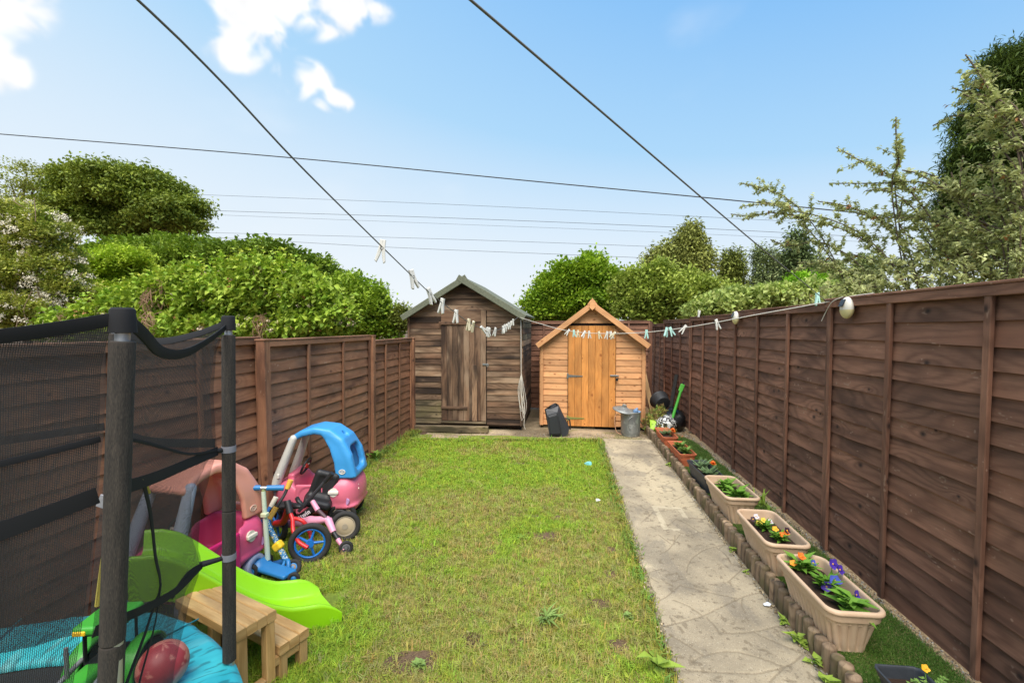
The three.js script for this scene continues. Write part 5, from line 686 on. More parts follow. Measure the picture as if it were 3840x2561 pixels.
// litter
const crumple = (seed, a, b, c) => { const q = rng(seed), p = []; for (let i = 0; i < 14; i++) p.push(new THREE.Vector3((q() - 0.5) * a, q() * b, (q() - 0.5) * c)); return new ConvexGeometry(p); };
single('plastic_scrap', 'scrap of turquoise plastic lying on the lawn by the path', 'litter', crumple(441, 0.1, 0.05, 0.06), plain(0x7fd3e0, 0.4), [0.265, 0.025, -5.52]);
single('paper_scrap', 'white scrap of paper on the path against the log edging', 'litter', crumple(442, 0.05, 0.012, 0.04), plain(0xe4e6ea, 0.8), [1.2, 0.036, -2.83]);
single('paper_scrap', 'small white scrap in the grass near the middle of the path', 'litter', crumple(443, 0.05, 0.03, 0.03), plain(0xd8dcd2, 0.8), [0.31, 0.03, -4.36]);
// ---------------------------------------------------------------- solar lights on the right-hand fence
const paleM = plain(0xe2ddd0, 0.45), lensM = plain(0xd8cc96, 0.3), panelM = plain(0x23262c, 0.2);
[[[1.795, 1.822, -3.17], 1.0, 'round solar light on the right-hand fence near the end of the washing line'], [[1.805, 1.795, -5.14], 1.0, 'solar light in the middle of the right-hand fence, above the line']].forEach(([p, s, l]) => {
  const g = thing('solar_light', l, 'solar light', p, -Math.PI / 2, 'solar lights on the fence'); g.scale.setScalar(s);
  const b = new THREE.SphereGeometry(0.058, 24, 16); b.scale(0.95, 1.2, 0.55); part('housing', b, paleM, g);
  const ln = new THREE.SphereGeometry(0.0565, 24, 10, 0, Math.PI * 2, Math.PI * 0.56, Math.PI * 0.44); ln.scale(1.0, 1.25, 0.62); part('lens', ln, lensM, g);
  part('solar_panel', rbox(0.045, 0.05, 0.006, 0.002), panelM, g, [0, 0.03, 0.031], [-0.42, 0, 0]);
  part('bracket', rbox(0.06, 0.05, 0.02, 0.004), charM, g, [0, 0.02, -0.028]);
});
// ---------------------------------------------------------------- bin, grass box, rubbish in the far corner
const galvT = tex(256, 256, (s, t) => { const n = fbm(s * 9, t * 6, 5, 451, 9, 6), f = fbm(s * 30, t * 30, 3, 452, 30, 30); let c = mix3([120, 124, 124], [168, 171, 168], clamp(n * 1.3 - 0.2)); c = mix3(c, [118, 96, 66], sst(0.56, 0.7, fbm(s * 5 + 2, t * 4, 4, 453, 5, 4)) * 0.6); return mix3(c, [190, 196, 194], sst(0.6, 0.7, f) * 0.5); });
const galvM = std({ map: galvT, metalness: 0.55, roughness: 0.5 });
{
  const g = thing('dustbin', 'galvanised metal dustbin with its lid askew in front of the orange shed', 'dustbin', [1.0, 0.005, -7.22]);
  part('body', lathe([[0, 0.004], [0.135, 0.0], [0.14, 0.008], [0.142, 0.05], [0.146, 0.06], [0.148, 0.2], [0.152, 0.21], [0.154, 0.36], [0.16, 0.368], [0.162, 0.376], [0.157, 0.382], [0.15, 0.376], [0.144, 0.2], [0.138, 0.02]], 28), galvM, g);
  const lid = part('lid', lathe([[0, 0.05], [0.03, 0.049], [0.09, 0.036], [0.15, 0.012], [0.165, 0.004], [0.168, -0.012], [0.163, -0.014], [0.158, 0.0], [0.09, 0.03], [0, 0.044]], 28), galvM, g, [-0.115, 0.4, 0.03], [0.12, 0, -0.22]);
  part('lid_handle', merge([tr(new THREE.TorusGeometry(0.034, 0.008, 6, 14, Math.PI), 0, 0.05, 0), tr(rbox(0.06, 0.05, 0.03, 0.01), 0, 0.07, 0)]), galvM, lid);
  part('handle', tube([[-0.14, 0.36, 0.06], [-0.24, 0.33, 0.1], [-0.25, 0.2, 0.1], [-0.22, 0.07, 0.1], [-0.15, 0.03, 0.09]], 0.005, 24, 6), plain(0xc99a7a, 0.7), g);
  part('handle', tube([[0.02, 0.33, 0.15], [-0.05, 0.28, 0.17], [-0.06, 0.18, 0.17], [-0.02, 0.12, 0.152]], 0.005, 18, 6), galvM, g);
  single('blue_bottle', 'crumpled blue and white bottle poking out of the dustbin', 'bottle', merge([lathe([[0, -0.06], [0.035, -0.06], [0.04, 0.02], [0.03, 0.045], [0.014, 0.06], [0.014, 0.075], [0, 0.076]], 14), tr(crumple(454, 0.09, 0.07, 0.08), 0.04, -0.02, 0)]), plain(0x6f8fb4, 0.35), [1.07, 0.375, -7.2], [0.3, 0, -0.35]);
}
{
  const g = thing('grass_box', 'black plastic mower grass box standing on end before the orange shed', 'grass box', [-0.14, 0.005, -7.1], 0.1), H = (p) => new ConvexGeometry(p.map(V));
  part('shell', H([[-0.19, 0.39, -0.1], [-0.18, 0.41, 0.06], [-0.03, 0.49, -0.04], [0.02, 0.46, 0.04], [0.03, 0.47, -0.1], [0.19, 0.13, 0.04], [0.2, 0.11, -0.1], [0.16, 0.0, 0.08], [0.17, 0, -0.1], [-0.11, 0.0, 0.11], [-0.1, 0, -0.1], [-0.13, 0.05, 0.12], [-0.16, 0.33, 0.1], [0.0, 0.38, 0.1]]), plain(0x33353a, 0.5), g);
  part('front_panel', H([[-0.15, 0.32, 0.1], [-0.01, 0.37, 0.1], [0.02, 0.3, 0.105], [0.06, 0.06, 0.118], [0.04, 0.02, 0.122], [-0.09, 0.02, 0.125], [-0.12, 0.06, 0.13], [-0.13, 0.3, 0.118], [-0.02, 0.33, 0.118], [0.04, 0.06, 0.135], [-0.1, 0.05, 0.138]]), plain(0x232528, 0.6), g);
  part('handle', tube([[-0.17, 0.41, 0.03], [-0.1, 0.47, 0.07], [-0.03, 0.5, 0.05], [0.0, 0.48, 0.02]], 0.013, 16, 7), plain(0x1d1d1f, 0.5), g);
  part('hinge_bar', tube([[0.12, 0.28, 0.05], [0.18, 0.26, 0.06], [0.2, 0.18, 0.06], [0.2, 0.1, 0.05]], 0.011, 14, 7), plain(0x232427, 0.5), g);
}
{
  const rawT = woodTex({ seed: 461, light: [206, 176, 132], dark: [168, 134, 92], knots: 8, bands: 12, blot: 0.4 }), rawM = woodMats(rawT, [0.9, 1.0], 0.8, 0.001);
  const lean = (name, label, cat, a, b, w, t, m) => { const A = V(a), B = V(b), d = B.clone().sub(A), g = plank(d.length(), w, t, 0.003); g.translate(0, -w / 2, -t / 2); const o = single(name, label, cat, g, m, a); o.quaternion.setFromUnitVectors(new THREE.Vector3(1, 0, 0), d.normalize()); return o; };
  lean('timber_offcut', 'pale timber batten leaning beside the orange shed in the far corner', 'timber', [1.33, 0.92, -8.05], [1.47, 0.1, -7.72], 0.07, 0.03, rawM[1]);
  lean('timber_offcut', 'grey weathered board leaning low against the side of the orange shed', 'timber', [1.36, 0.58, -8.3], [1.5, 0.1, -7.6], 0.1, 0.022, oldM[3]);
  lean('dark_stake', 'black painted stake with a pale sawn end leaning on the far right fence', 'stake', [1.82, 0.9, -7.8], [1.63, 0.1, -7.55], 0.055, 0.055, plain(0x1f1c1a, 0.8));
  const bt = thing('green_bat', 'bright green plastic bat with black grip leaning on the far right fence', 'toy bat', [1.6, 0.34, -7.2]);
  part('blade', rod([0, -0.12, 0.02], [0.17, 0.36, -0.1], 0.024, 0.02, 12), plain(0x4fae3c, 0.45), bt); part('head', tr(rbox(0.065, 0.12, 0.03, 0.012), 0.185, 0.41, -0.115, 0, 0, -0.35), plain(0x66c84e, 0.45), bt); part('grip', rod([0.195, 0.44, -0.12], [0.225, 0.5, -0.135], 0.015, 0.012, 10), plain(0x1c1c1c, 0.7), bt);
  const bw = single('black_bucket', 'black rubber bucket lying on its side on the rubbish heap', 'bucket', lathe([[0, 0.0], [0.11, 0.0], [0.125, 0.015], [0.15, 0.14], [0.16, 0.15], [0.162, 0.158], [0.152, 0.16], [0.14, 0.14], [0.115, 0.02], [0, 0.016]], 26), plain(0x2b2c2e, 0.55), [1.57, 0.44, -7.6], [Math.PI / 2 + 0.15, 0, 0]); bw.rotation.set(-Math.PI / 2 + 0.35, 0, 0.25);
  single('bin_bag', 'crumpled black bin bag at the foot of the far right fence', 'bin bag', (() => { const g = new THREE.SphereGeometry(0.2, 26, 20), p = g.attributes.position; for (let i = 0; i < p.count; i++) { const x = p.getX(i), y = p.getY(i), z = p.getZ(i), k = 0.72 + 0.6 * fbm(x * 14 + 9, y * 14 + z * 9, 4, 471); p.setXYZ(i, x * k * 0.95, Math.max(-0.13, y * k), z * k * 1.1); } g.computeVertexNormals(); return g; })(), plain(0x17181a, 0.32), [1.66, 0.22, -7.35]);
  const zt = tex(256, 128, (s, t) => { const n = fbm(s * 8, t * 5, 4, 475, 8, 5); const b = Math.sin((s * 22 + n * 9) * 3.1) > 0.1 + 0.6 * (vn(s * 12, t * 7, 3, 12, 7) - 0.5); return b ? [226, 226, 222] : [36, 36, 38]; });
  single('patterned_bag', 'crumpled black and white patterned bag on the rubbish heap', 'bag', (() => { const g = new THREE.SphereGeometry(0.16, 26, 18), p = g.attributes.position; for (let i = 0; i < p.count; i++) { const x = p.getX(i), y = p.getY(i), z = p.getZ(i), k = 0.75 + 0.55 * fbm(x * 16 + 3, y * 14 + z * 9, 4, 477); p.setXYZ(i, x * k * 1.15, Math.max(-0.1, y * k * 0.8), z * k); } g.computeVertexNormals(); g.rotateZ(0.35); return g; })(), std({ map: zt, roughness: 0.45 }), [1.5, 0.19, -7.18]);
  single('green_cloth', 'lime green crumpled plastic at the front of the rubbish heap', 'plastic', merge([crumple(481, 0.2, 0.09, 0.14), tr(crumple(482, 0.14, 0.16, 0.12), -0.06, 0.03, -0.1), tr(crumple(483, 0.1, 0.1, 0.1), 0.04, 0.1, -0.12)]), plain(0xa3cf3a, 0.45), [1.38, 0.1, -7.02]);
  const cut = thing('garden_cuttings', 'heap of yellowing garden cuttings between the dustbin and the right-hand fence', 'cuttings', [1.42, 0.09, -7.3]), q = rng(485), list = [];
  for (let i = 0; i < 900; i++) { const a = q() * 6.28, r = Math.sqrt(q()) * 0.26; list.push({ m: M4([0.06 + Math.cos(a) * r * 0.85, (0.42 - r * 1.2) * q(), -0.12 + Math.sin(a) * r * 1.5], [q() * 3, q() * 6, q() * 3], 0.5 + q() * 0.5), c: q() < 0.35 ? rgb(0.3, 0.21, 0.08) : rgb(lerp(0.22, 0.42, q()), lerp(0.3, 0.4, q()), 0.08) }); }
  scatter('leaves', leafSpray(486, 6, 0.07, 0.03, 0.09), leafM, list, cut);
  const sticks = []; for (let i = 0; i < 26; i++) { const x = rr(-0.2, 0.15), z = rr(-0.2, 0.3); sticks.push(rod([x, 0.02, z], [x + rr(-0.15, 0.15), rr(0.05, 0.3), z + rr(-0.15, 0.15)], 0.004, 0.002, 4)); } part('sticks', merge(sticks), barkM, cut).userData.kind = 'stuff';
  const bk = thing('bark_offcuts', 'reddish broken bark and slats on the soil at the end of the turf', 'bark', [1.62, 0.1, -6.85]); for (let i = 0; i < 9; i++) part('piece', plank(rr(0.1, 0.22), 0.03, 0.008, 0.002), pick(woodMats(rawT, [[0.8, 0.5, 0.35]])), bk, [rr(-0.12, 0.08), rr(0.0, 0.02), rr(-0.15, 0.15)], [-1.5 + rr(-0.2, 0.2), rr(0, 3), 0]);
}
// ---------------------------------------------------------------- trampoline with safety net
const netT = tex(64, 64, (s, t) => { const k = (v) => Math.abs(((v * 4) % 1) - 0.5) > 0.33 ? 1 : 0; const a = k(s) || k(t) ? 255 : 0; return [a, a, a]; }, false);
const netM = std({ color: 0x2e2b29, roughness: 0.9, alphaMap: netT, transparent: true });
const blackCloth = plain(0x17171a, 0.85), foamT = tex(256, 256, (s, t) => { const f = vn(s * 110, t * 110, 501, 110, 110), n = fbm(s * 8, t * 8, 3, 502, 8, 8); return mix3([38, 35, 32], [90, 80, 70], clamp(f * 0.75 + n * 0.5 - 0.25)); }, true, 3, 6);
const foamM = std({ map: foamT, bumpMap: foamT, bumpScale: 0.0008, roughness: 0.9 }), tealT = tex(512, 128, (s, t) => { const n = fbm(s * 40, t * 8, 4, 505, 40, 8), m = fbm(s * 16, t * 4, 4, 506, 16, 4); let c = mix3([32, 160, 172], [74, 202, 210], clamp(n * 0.7 + 0.2)); c = mix3(c, [24, 92, 100], sst(0.66, 0.76, vn(s * 120, t * 26, 507, 120, 26)) * 0.5); return mix3(c, [168, 200, 196], sst(0.62, 0.75, m) * 0.35); }, true, 1, 1);
const tealM = std({ map: tealT, roughness: 0.55 }), greyBand = plain(0x84838a, 0.7), zincM = std({ color: 0xb9bcbe, metalness: 0.7, roughness: 0.4 });
{
  const C = [-1.727, 0, -0.80], T = thing('trampoline', 'small round trampoline with turquoise pad, foam-covered poles and black safety net', 'trampoline', C);
  const ang = [0, -48.5]; ang.push(-97); for (let k = 1; k < 5; k++) ang.push(-97 - k * 52.6);
  const top = ang.map((a, k) => { const r = 0.858, t = a * Math.PI / 180; return [r * Math.cos(t), 1.695, r * Math.sin(t)]; }), foot = ang.map((a, k) => { const r = [0.775, 0.84][k] ?? 0.82, t = a * Math.PI / 180; return [r * Math.cos(t), 0.5, r * Math.sin(t)]; });
  const onPole = (k, y) => { const t = (y - 0.5) / 1.195; return [lerp(foot[k][0], top[k][0], t), y, lerp(foot[k][2], top[k][2], t)]; };
  // bed: frame, legs, mat, padded ring
  part('frame_ring', new THREE.TorusGeometry(0.82, 0.019, 8, 56).rotateX(Math.PI / 2).translate(0, 0.47, 0), zincM, T);
  for (const a of ang) { const t = a * Math.PI / 180; part('leg', rod([0.82 * Math.cos(t), 0.47, 0.82 * Math.sin(t)], [0.86 * Math.cos(t), 0.0, 0.86 * Math.sin(t)], 0.019, 0.019, 10), zincM, T); }
  part('mat', new THREE.CylinderGeometry(0.63, 0.63, 0.006, 56), plain(0x202124, 0.85), T, [0, 0.487, 0]);
  const rings = []; for (const [r, y] of [[0.575, 0.494], [0.575, 0.512], [0.6, 0.522], [0.68, 0.528], [0.77, 0.53], [0.83, 0.524], [0.856, 0.508], [0.862, 0.48], [0.858, 0.42]]) { const q = []; for (let i = 0; i < 120; i++) { const a = i / 120 * 6.2832, w = 0.012 * (fbm(a * 9, r * 9, 3, 511, 57) - 0.5) + 0.008 * (vn(a * 26, r * 22, 512) - 0.5), k = 1 + 0.012 * Math.sin(a * 7); q.push([r * k * Math.cos(a), y + w * (r > 0.59 ? 1 : 0), r * k * Math.sin(a)]); } rings.push(q); }
  const padG = skin(rings, true); { const p = padG.attributes.position, u = padG.attributes.uv; for (let i = 0; i < p.count; i++) u.setXY(i, Math.atan2(p.getZ(i), p.getX(i)) * 0.8, Math.hypot(p.getX(i), p.getZ(i)) - 0.3 * p.getY(i)); }
  const pad = part('pad', padG, tealM, T);
  for (const k of [0, 1, 2]) { const a = (ang[k] - 24) * Math.PI / 180; part('pad_seam', tube([[0.58 * Math.cos(a), 0.528, 0.58 * Math.sin(a)], [0.72 * Math.cos(a), 0.534, 0.72 * Math.sin(a)], [0.87 * Math.cos(a), 0.526, 0.87 * Math.sin(a)]], 0.003, 12, 5), plain(0x1f7f88, 0.6), pad); }
  // poles
  for (let k = 0; k < 7; k++) {
    const pl = part('pole', rod([foot[k][0], 0.2, foot[k][2]], [top[k][0], 1.705, top[k][2]], 0.0125, 0.0125, 10), zincM, T);
    const f = (a, b) => { const A = onPole(k, a), B = onPole(k, b), d = V(B).sub(V(A)), L = d.length(), g = lathe([[0.008, 0], [0.0185, 0], [0.0212, 0.003], [0.0212, L - 0.003], [0.0185, L], [0.008, L]], 18); g.applyQuaternion(new THREE.Quaternion().setFromUnitVectors(new THREE.Vector3(0, 1, 0), d.normalize())); g.translate(...A); return g; };
    part('foam_sleeve', f(0.53, 1.06), foamM, pl); part('foam_sleeve', f(1.061, 1.672), foamM, pl);
    part('cap', tr(lathe([[0, 0.026], [0.017, 0.0255], [0.0205, 0.021], [0.0215, 0.0], [0.0225, -0.024], [0.021, -0.0245], [0.0135, -0.02]], 16), top[k][0], 1.712, top[k][2]), blackCloth, pl);
    for (const y of k === 0 ? [] : k === 1 ? [1.277, 0.9] : [1.28]) { const p = onPole(k, y); part('strap_band', tr(lathe([[0.0215, -0.011], [0.0226, -0.011], [0.0226, 0.011], [0.0215, 0.011]], 18), ...p), greyBand, pl); }
  }
  // net between the poles; it is only held at the pole tops and straps, so its free edge scallops inward
  const bite = [[1.73, 0], [1.6, 0.035], [1.48, 0.055], [1.38, 0.04], [1.277, 0.012], [1.2, 0.06], [1.12, 0.1], [1.0, 0.075], [0.9, 0.012], [0.78, 0.07], [0.62, 0.12], [0.52, 0.13]];
  const biteAt = (y) => { for (let i = 1; i < bite.length; i++) if (y >= bite[i][0]) { const t = (bite[i - 1][0] - y) / (bite[i - 1][0] - bite[i][0]); const s = t * t * (3 - 2 * t); return lerp(bite[i - 1][1], bite[i][1], s); } return 0.13; };
  const edgeIn = 0.028;
  const netP = (k, s, y, yt) => {                                     // point on panel k; yt = height of the sagging hem there
    const m = (k + 1) % 7, A = onPole(k, y), B = onPole(m, y), ch = Math.hypot(B[0] - A[0], B[2] - A[2]);
    const ba = (k === 1 ? biteAt(y) : 0.012) / ch, bb = (k === 0 ? biteAt(y) : 0.012) / ch, u = ba + s * (1 - ba - bb);
    let x = lerp(A[0], B[0], u), z = lerp(A[2], B[2], u); const r = Math.hypot(x, z), low = sst(1.5, 0.52, y);
    const pull = edgeIn * sst(1.74, 1.6, y) + 0.07 * low * 1.1 + 0.018 * Math.sin(s * Math.PI) * (1 - low) + 0.006 * Math.sin(s * 17 + y * 5) * low + 0.012 * (vn(s * 5, y * 4, 520 + k) - 0.5);
    return [x * (1 - pull / r), y, z * (1 - pull / r)];
  };
  const hem = (k, s) => { const sag = [0.085, 0.07, 0.06, 0.06, 0.06, 0.06, 0.05][k], p = k === 0 ? Math.pow(s, 1.25) : s; return 1.728 - sag * 4 * p * (1 - p) - (k === 0 ? 0.012 * s : 0); };
  for (let k = 0; k < 7; k++) {
    const nx = 26, ny = 34, p = [], u = [], ix = [];
    for (let j = 0; j <= ny; j++) for (let i = 0; i <= nx; i++) { const s = i / nx, y1 = hem(k, s), y = lerp(0.515, y1, j / ny); p.push(...netP(k, s, y)); u.push(s * 0.72 / 0.0125, y / 0.0125); }
    for (let j = 0; j < ny; j++) for (let i = 0; i < nx; i++) { const a = j * (nx + 1) + i; ix.push(a, a + 1, a + nx + 2, a, a + nx + 2, a + nx + 1); }
    const g = new THREE.BufferGeometry(); g.setAttribute('position', new THREE.Float32BufferAttribute(p, 3)); g.setAttribute('uv', new THREE.Float32BufferAttribute(u, 2)); g.setIndex(ix); g.computeVertexNormals();
    const n = part('net_panel', g, netM, T);
    const band = []; for (let i = 0; i <= 30; i++) { const s = i / 30, y = hem(k, s), a = netP(k, s, y), b = netP(k, s, y - 0.026), e = i === 0 ? top[k] : i === 30 ? top[(k + 1) % 7] : null; const f = (q, d) => { const r = Math.hypot(q[0], q[2]); return [q[0] * (1 + d / r), q[1], q[2] * (1 + d / r)]; }; band.push([f(a, 0.003), f(b, 0.003), f(b, -0.002), f(a, -0.002)]); }
    part('hem', skin(band, true), blackCloth, n);
    part('pole_tie', tube([netP(k, 0.02, hem(k, 0.02) - 0.01), [top[k][0], 1.728, top[k][2]]], 0.006, 4, 6), blackCloth, n);
  }
  const ribbon = (k, pts, w, name = 'webbing', m = blackCloth) => { const c = new THREE.CatmullRomCurve3(pts.map(q => V(netP(k, q[0], q[1])))), N = 30, rg = []; for (let i = 0; i <= N; i++) { const t = i / N, q = c.getPointAt(t), tg = c.getTangentAt(t), out = new THREE.Vector3(q.x, 0, q.z).normalize(), s = new THREE.Vector3().crossVectors(tg, out).normalize().multiplyScalar(w / 2), o2 = out.clone().multiplyScalar(0.004), o1 = out.clone().multiplyScalar(0.0022); const P = (a, b) => { const v = q.clone().addScaledVector(s, a).add(b); return [v.x, v.y, v.z]; }; rg.push([P(-1, o1), P(1, o1), P(1, o2), P(-1, o2)]); } part(name, skin(rg, true, true, true), m, T); };
  ribbon(0, [[0, 1.365], [0.25, 1.33], [0.5, 1.304], [0.75, 1.288], [1, 1.277]], 0.03);
  ribbon(0, [[0, 1.478], [0.25, 1.43], [0.5, 1.375], [0.75, 1.315], [1, 1.28]], 0.008);
  ribbon(0, [[1, 0.9], [0.75, 0.905], [0.5, 0.95], [0.25, 1.01], [0, 1.07]], 0.022);
  ribbon(0, [[1, 0.9], [0.85, 0.915], [0.7, 0.9]], 0.02);
  ribbon(0, [[0.29, 1.325], [0.42, 1.22], [0.56, 1.08], [0.62, 0.97], [0.56, 0.93], [0.46, 0.88], [0.36, 0.8], [0.3, 0.66]], 0.013, 'zip');
  ribbon(0, [[0.63, 0.98], [0.6, 0.86], [0.52, 0.72], [0.5, 0.56]], 0.01, 'zip');
  ribbon(6, [[1, 1.365], [0.8, 1.335], [0.5, 1.31], [0.2, 1.32], [0, 1.34]], 0.034);
  ribbon(6, [[1, 1.478], [0.8, 1.46], [0.5, 1.44], [0, 1.46]], 0.012);
  for (const k of [1, 2, 3, 4]) ribbon(k, [[0, 1.3], [0.5, 1.28], [1, 1.3]], 0.03);
  for (const y of [1.277, 0.9]) { const a = netP(0, 1, y), b = onPole(1, y), c = netP(1, 0, y); part('strap', tube([a, b], 0.008, 3, 6), blackCloth, T); part('strap', tube([c, b], 0.006, 3, 6), blackCloth, T); }
  part('strap_flap', tr(rbox(0.05, 0.028, 0.003, 0.001, 1), onPole(0, 1.34)[0] - 0.035, 1.335, onPole(0, 1.34)[2] - 0.02, 0, 0.3, -0.45), plain(0xc9c8cf, 0.7), T);
  const tie = plain(0xb9a94e, 0.8), o = (k, s, y) => netP(k, s, y);
  part('tie_tape', tube([o(0, 0.06, 1.33), o(0, 0.03, 1.27), o(0, 0.02, 1.2), o(0, 0.015, 1.12)], 0.0045, 16, 5), tie, T);
  part('tie_tape', tube([o(0, 0.28, 1.335), o(0, 0.33, 1.31), o(0, 0.37, 1.28)], 0.004, 10, 5), tie, T);
  part('tie_tape', tube([[0.3, 0.53, -0.42], [0.34, 0.55, -0.44], [0.4, 0.53, -0.42]], 0.006, 10, 5), tie, T);
}
{ // toy tractor on the mat
  const g = thing('toy_tractor', 'green and yellow toy tractor with front loader inside the trampoline', 'toy tractor', [-1.48, 0.492, -1.25], -1.35); g.scale.setScalar(0.86);   // +x forward
  const gr = plain(0x3f9a34, 0.35), gy = plain(0xe9b91f, 0.4), bk = plain(0x1f2022, 0.7), gm = plain(0x8b8d90, 0.5, { metalness: 0.5 });
  part('bonnet', sdfMesh((x, y, z) => smin(sBox(x - 0.08, y - 0.135, z, 0.075, 0.035, 0.038, 0.018), sBox(x + 0.06, y - 0.1, z, 0.08, 0.03, 0.045, 0.015), 0.02), [-0.17, 0.04, -0.07], [0.18, 0.2, 0.07], 0.008), gr, g);
  part('cab', sdfMesh((x, y, z) => { const s = sBox(x + 0.065, y - 0.19, z, 0.068, 0.085, 0.06, 0.02); return Math.max(s, -sBox(x + 0.065, y - 0.205, z, 0.05, 0.055, 0.2, 0.01), -sBox(x + 0.065, y - 0.205, z, 0.2, 0.055, 0.045, 0.01)); }, [-0.16, 0.08, -0.08], [0.03, 0.3, 0.08], 0.007), bk, g);
  const roof = part('cab_roof', rbox(0.165, 0.034, 0.15, 0.014, 3), gr, g, [-0.06, 0.29, 0]);
  for (const z of [-1, 1]) part('roof_light', rbox(0.014, 0.018, 0.045, 0.005), gy, roof, [0.08, -0.004, z * 0.045]);
  for (const z of [-1, 1]) {
    const w = (n, x, r, t) => { const q = part(n, new THREE.CylinderGeometry(r, r, t, 22).rotateX(Math.PI / 2), bk, g, [x, r, z * 0.095]); part('hub', lathe([[0, t / 2 + 0.006], [r * 0.3, t / 2 + 0.006], [r * 0.56, t / 2 + 0.001], [r * 0.6, t / 2 - 0.004]], 18).rotateX(z * Math.PI / 2), gy, q); const lug = []; for (let i = 0; i < 14; i++) { const a = i / 14 * 6.283; lug.push(tr(rbox(0.012, 0.012, t * 0.94, 0.002, 1), Math.cos(a) * r, Math.sin(a) * r, 0)); } part('tread', merge(lug), bk, q); };
    w('rear_wheel', -0.09, 0.085, 0.055); w('front_wheel', 0.115, 0.062, 0.045);
    part('mudguard', sdfMesh((x, y, zz) => Math.max(Math.abs(Math.hypot(x, y) - 0.1) - 0.008, Math.abs(zz) - 0.03, -y * 0.9 - x * 0.3), [-0.13, -0.05, -0.05], [0.13, 0.13, 0.05], 0.008), gr, g, [-0.09, 0.085, z * 0.095]);
    part('loader_arm', tube([[-0.01, 0.17, z * 0.06], [0.1, 0.15, z * 0.062], [0.19, 0.1, z * 0.062], [0.23, 0.04, z * 0.062]], 0.009, 14, 7), gm, g);
  }
  part('loader_bucket', new ConvexGeometry([[0.22, 0.09, -0.1], [0.22, 0.09, 0.1], [0.215, 0.01, -0.1], [0.215, 0.01, 0.1], [0.28, 0.0, -0.1], [0.28, 0.0, 0.1], [0.245, 0.07, -0.1], [0.245, 0.07, 0.1]].map(V)), gr, g);
  part('exhaust', rod([0.07, 0.16, 0.05], [0.07, 0.27, 0.05], 0.007, 0.007, 8), gm, g);
}
{
  const t = tex(256, 128, (s, v) => { const n = fbm(s * 8, v * 5, 4, 541, 8, 5); return mix3([192, 118, 106], [158, 58, 64], sst(0.5, 0.56, n)); });
  single('red_ball', 'mottled red and pink ball lying inside the trampoline net', 'ball', new THREE.SphereGeometry(0.072, 28, 20), std({ map: t, roughness: 0.45 }), [-1.3, 0.6, -1.3]);
}
// ---------------------------------------------------------------- wooden steps
{
  const rawT = woodTex({ seed: 551, light: [220, 180, 122], dark: [178, 136, 80], knot: [120, 84, 46], knots: 12, bands: 9, blot: 0.35, stain: [[[150, 120, 86], 0.55, 0.8, 2, 4, 3]] }), rm = woodMats(rawT, [0.88, 0.96, 1.04], 0.78, 0.001);
  // local x along the treads, local -z towards the lawn; right-hand end at x = 0
  const g = thing('wooden_steps', 'two-tread wooden step stool of square timbers beside the trampoline', 'step stool', [-1.41, 0.0, -1.765], Math.PI - 0.378);
  // after the half turn local +x points to the fence and local +z away from the camera
  const L = 0.5, leg = (x, z, h) => part('leg', plankV(0.044, h, 0.044, 0.004), pick(rm), g, [x, 0.0, z]);
  for (let i = 0; i < 4; i++) part('tread_board', plank(L + rr(-0.004, 0.004), 0.045, 0.0455, 0.004), rm[[1, 2, 0, 1][i]], g, [0, 0.335, i * 0.047]);
  for (let i = 0; i < 3; i++) part('tread_board', plank(L + rr(-0.004, 0.004), 0.045, 0.0515, 0.004), rm[[2, 1, 0][i]], g, [-0.004, 0.15, 0.196 + i * 0.0535]);
  for (const x of [0.004, L - 0.048]) { leg(x, 0.008, 0.334); leg(x, 0.138, 0.334); leg(x, 0.2, 0.149); leg(x, 0.31, 0.149); part('side_rail', plank(0.155, 0.044, 0.04, 0.004), rm[0], g, [x + 0.002, 0.104, 0.305], [0, Math.PI / 2, 0]); part('side_rail', plank(0.086, 0.044, 0.04, 0.004), rm[0], g, [x + 0.002, 0.03, 0.136], [0, Math.PI / 2, 0]); }
}
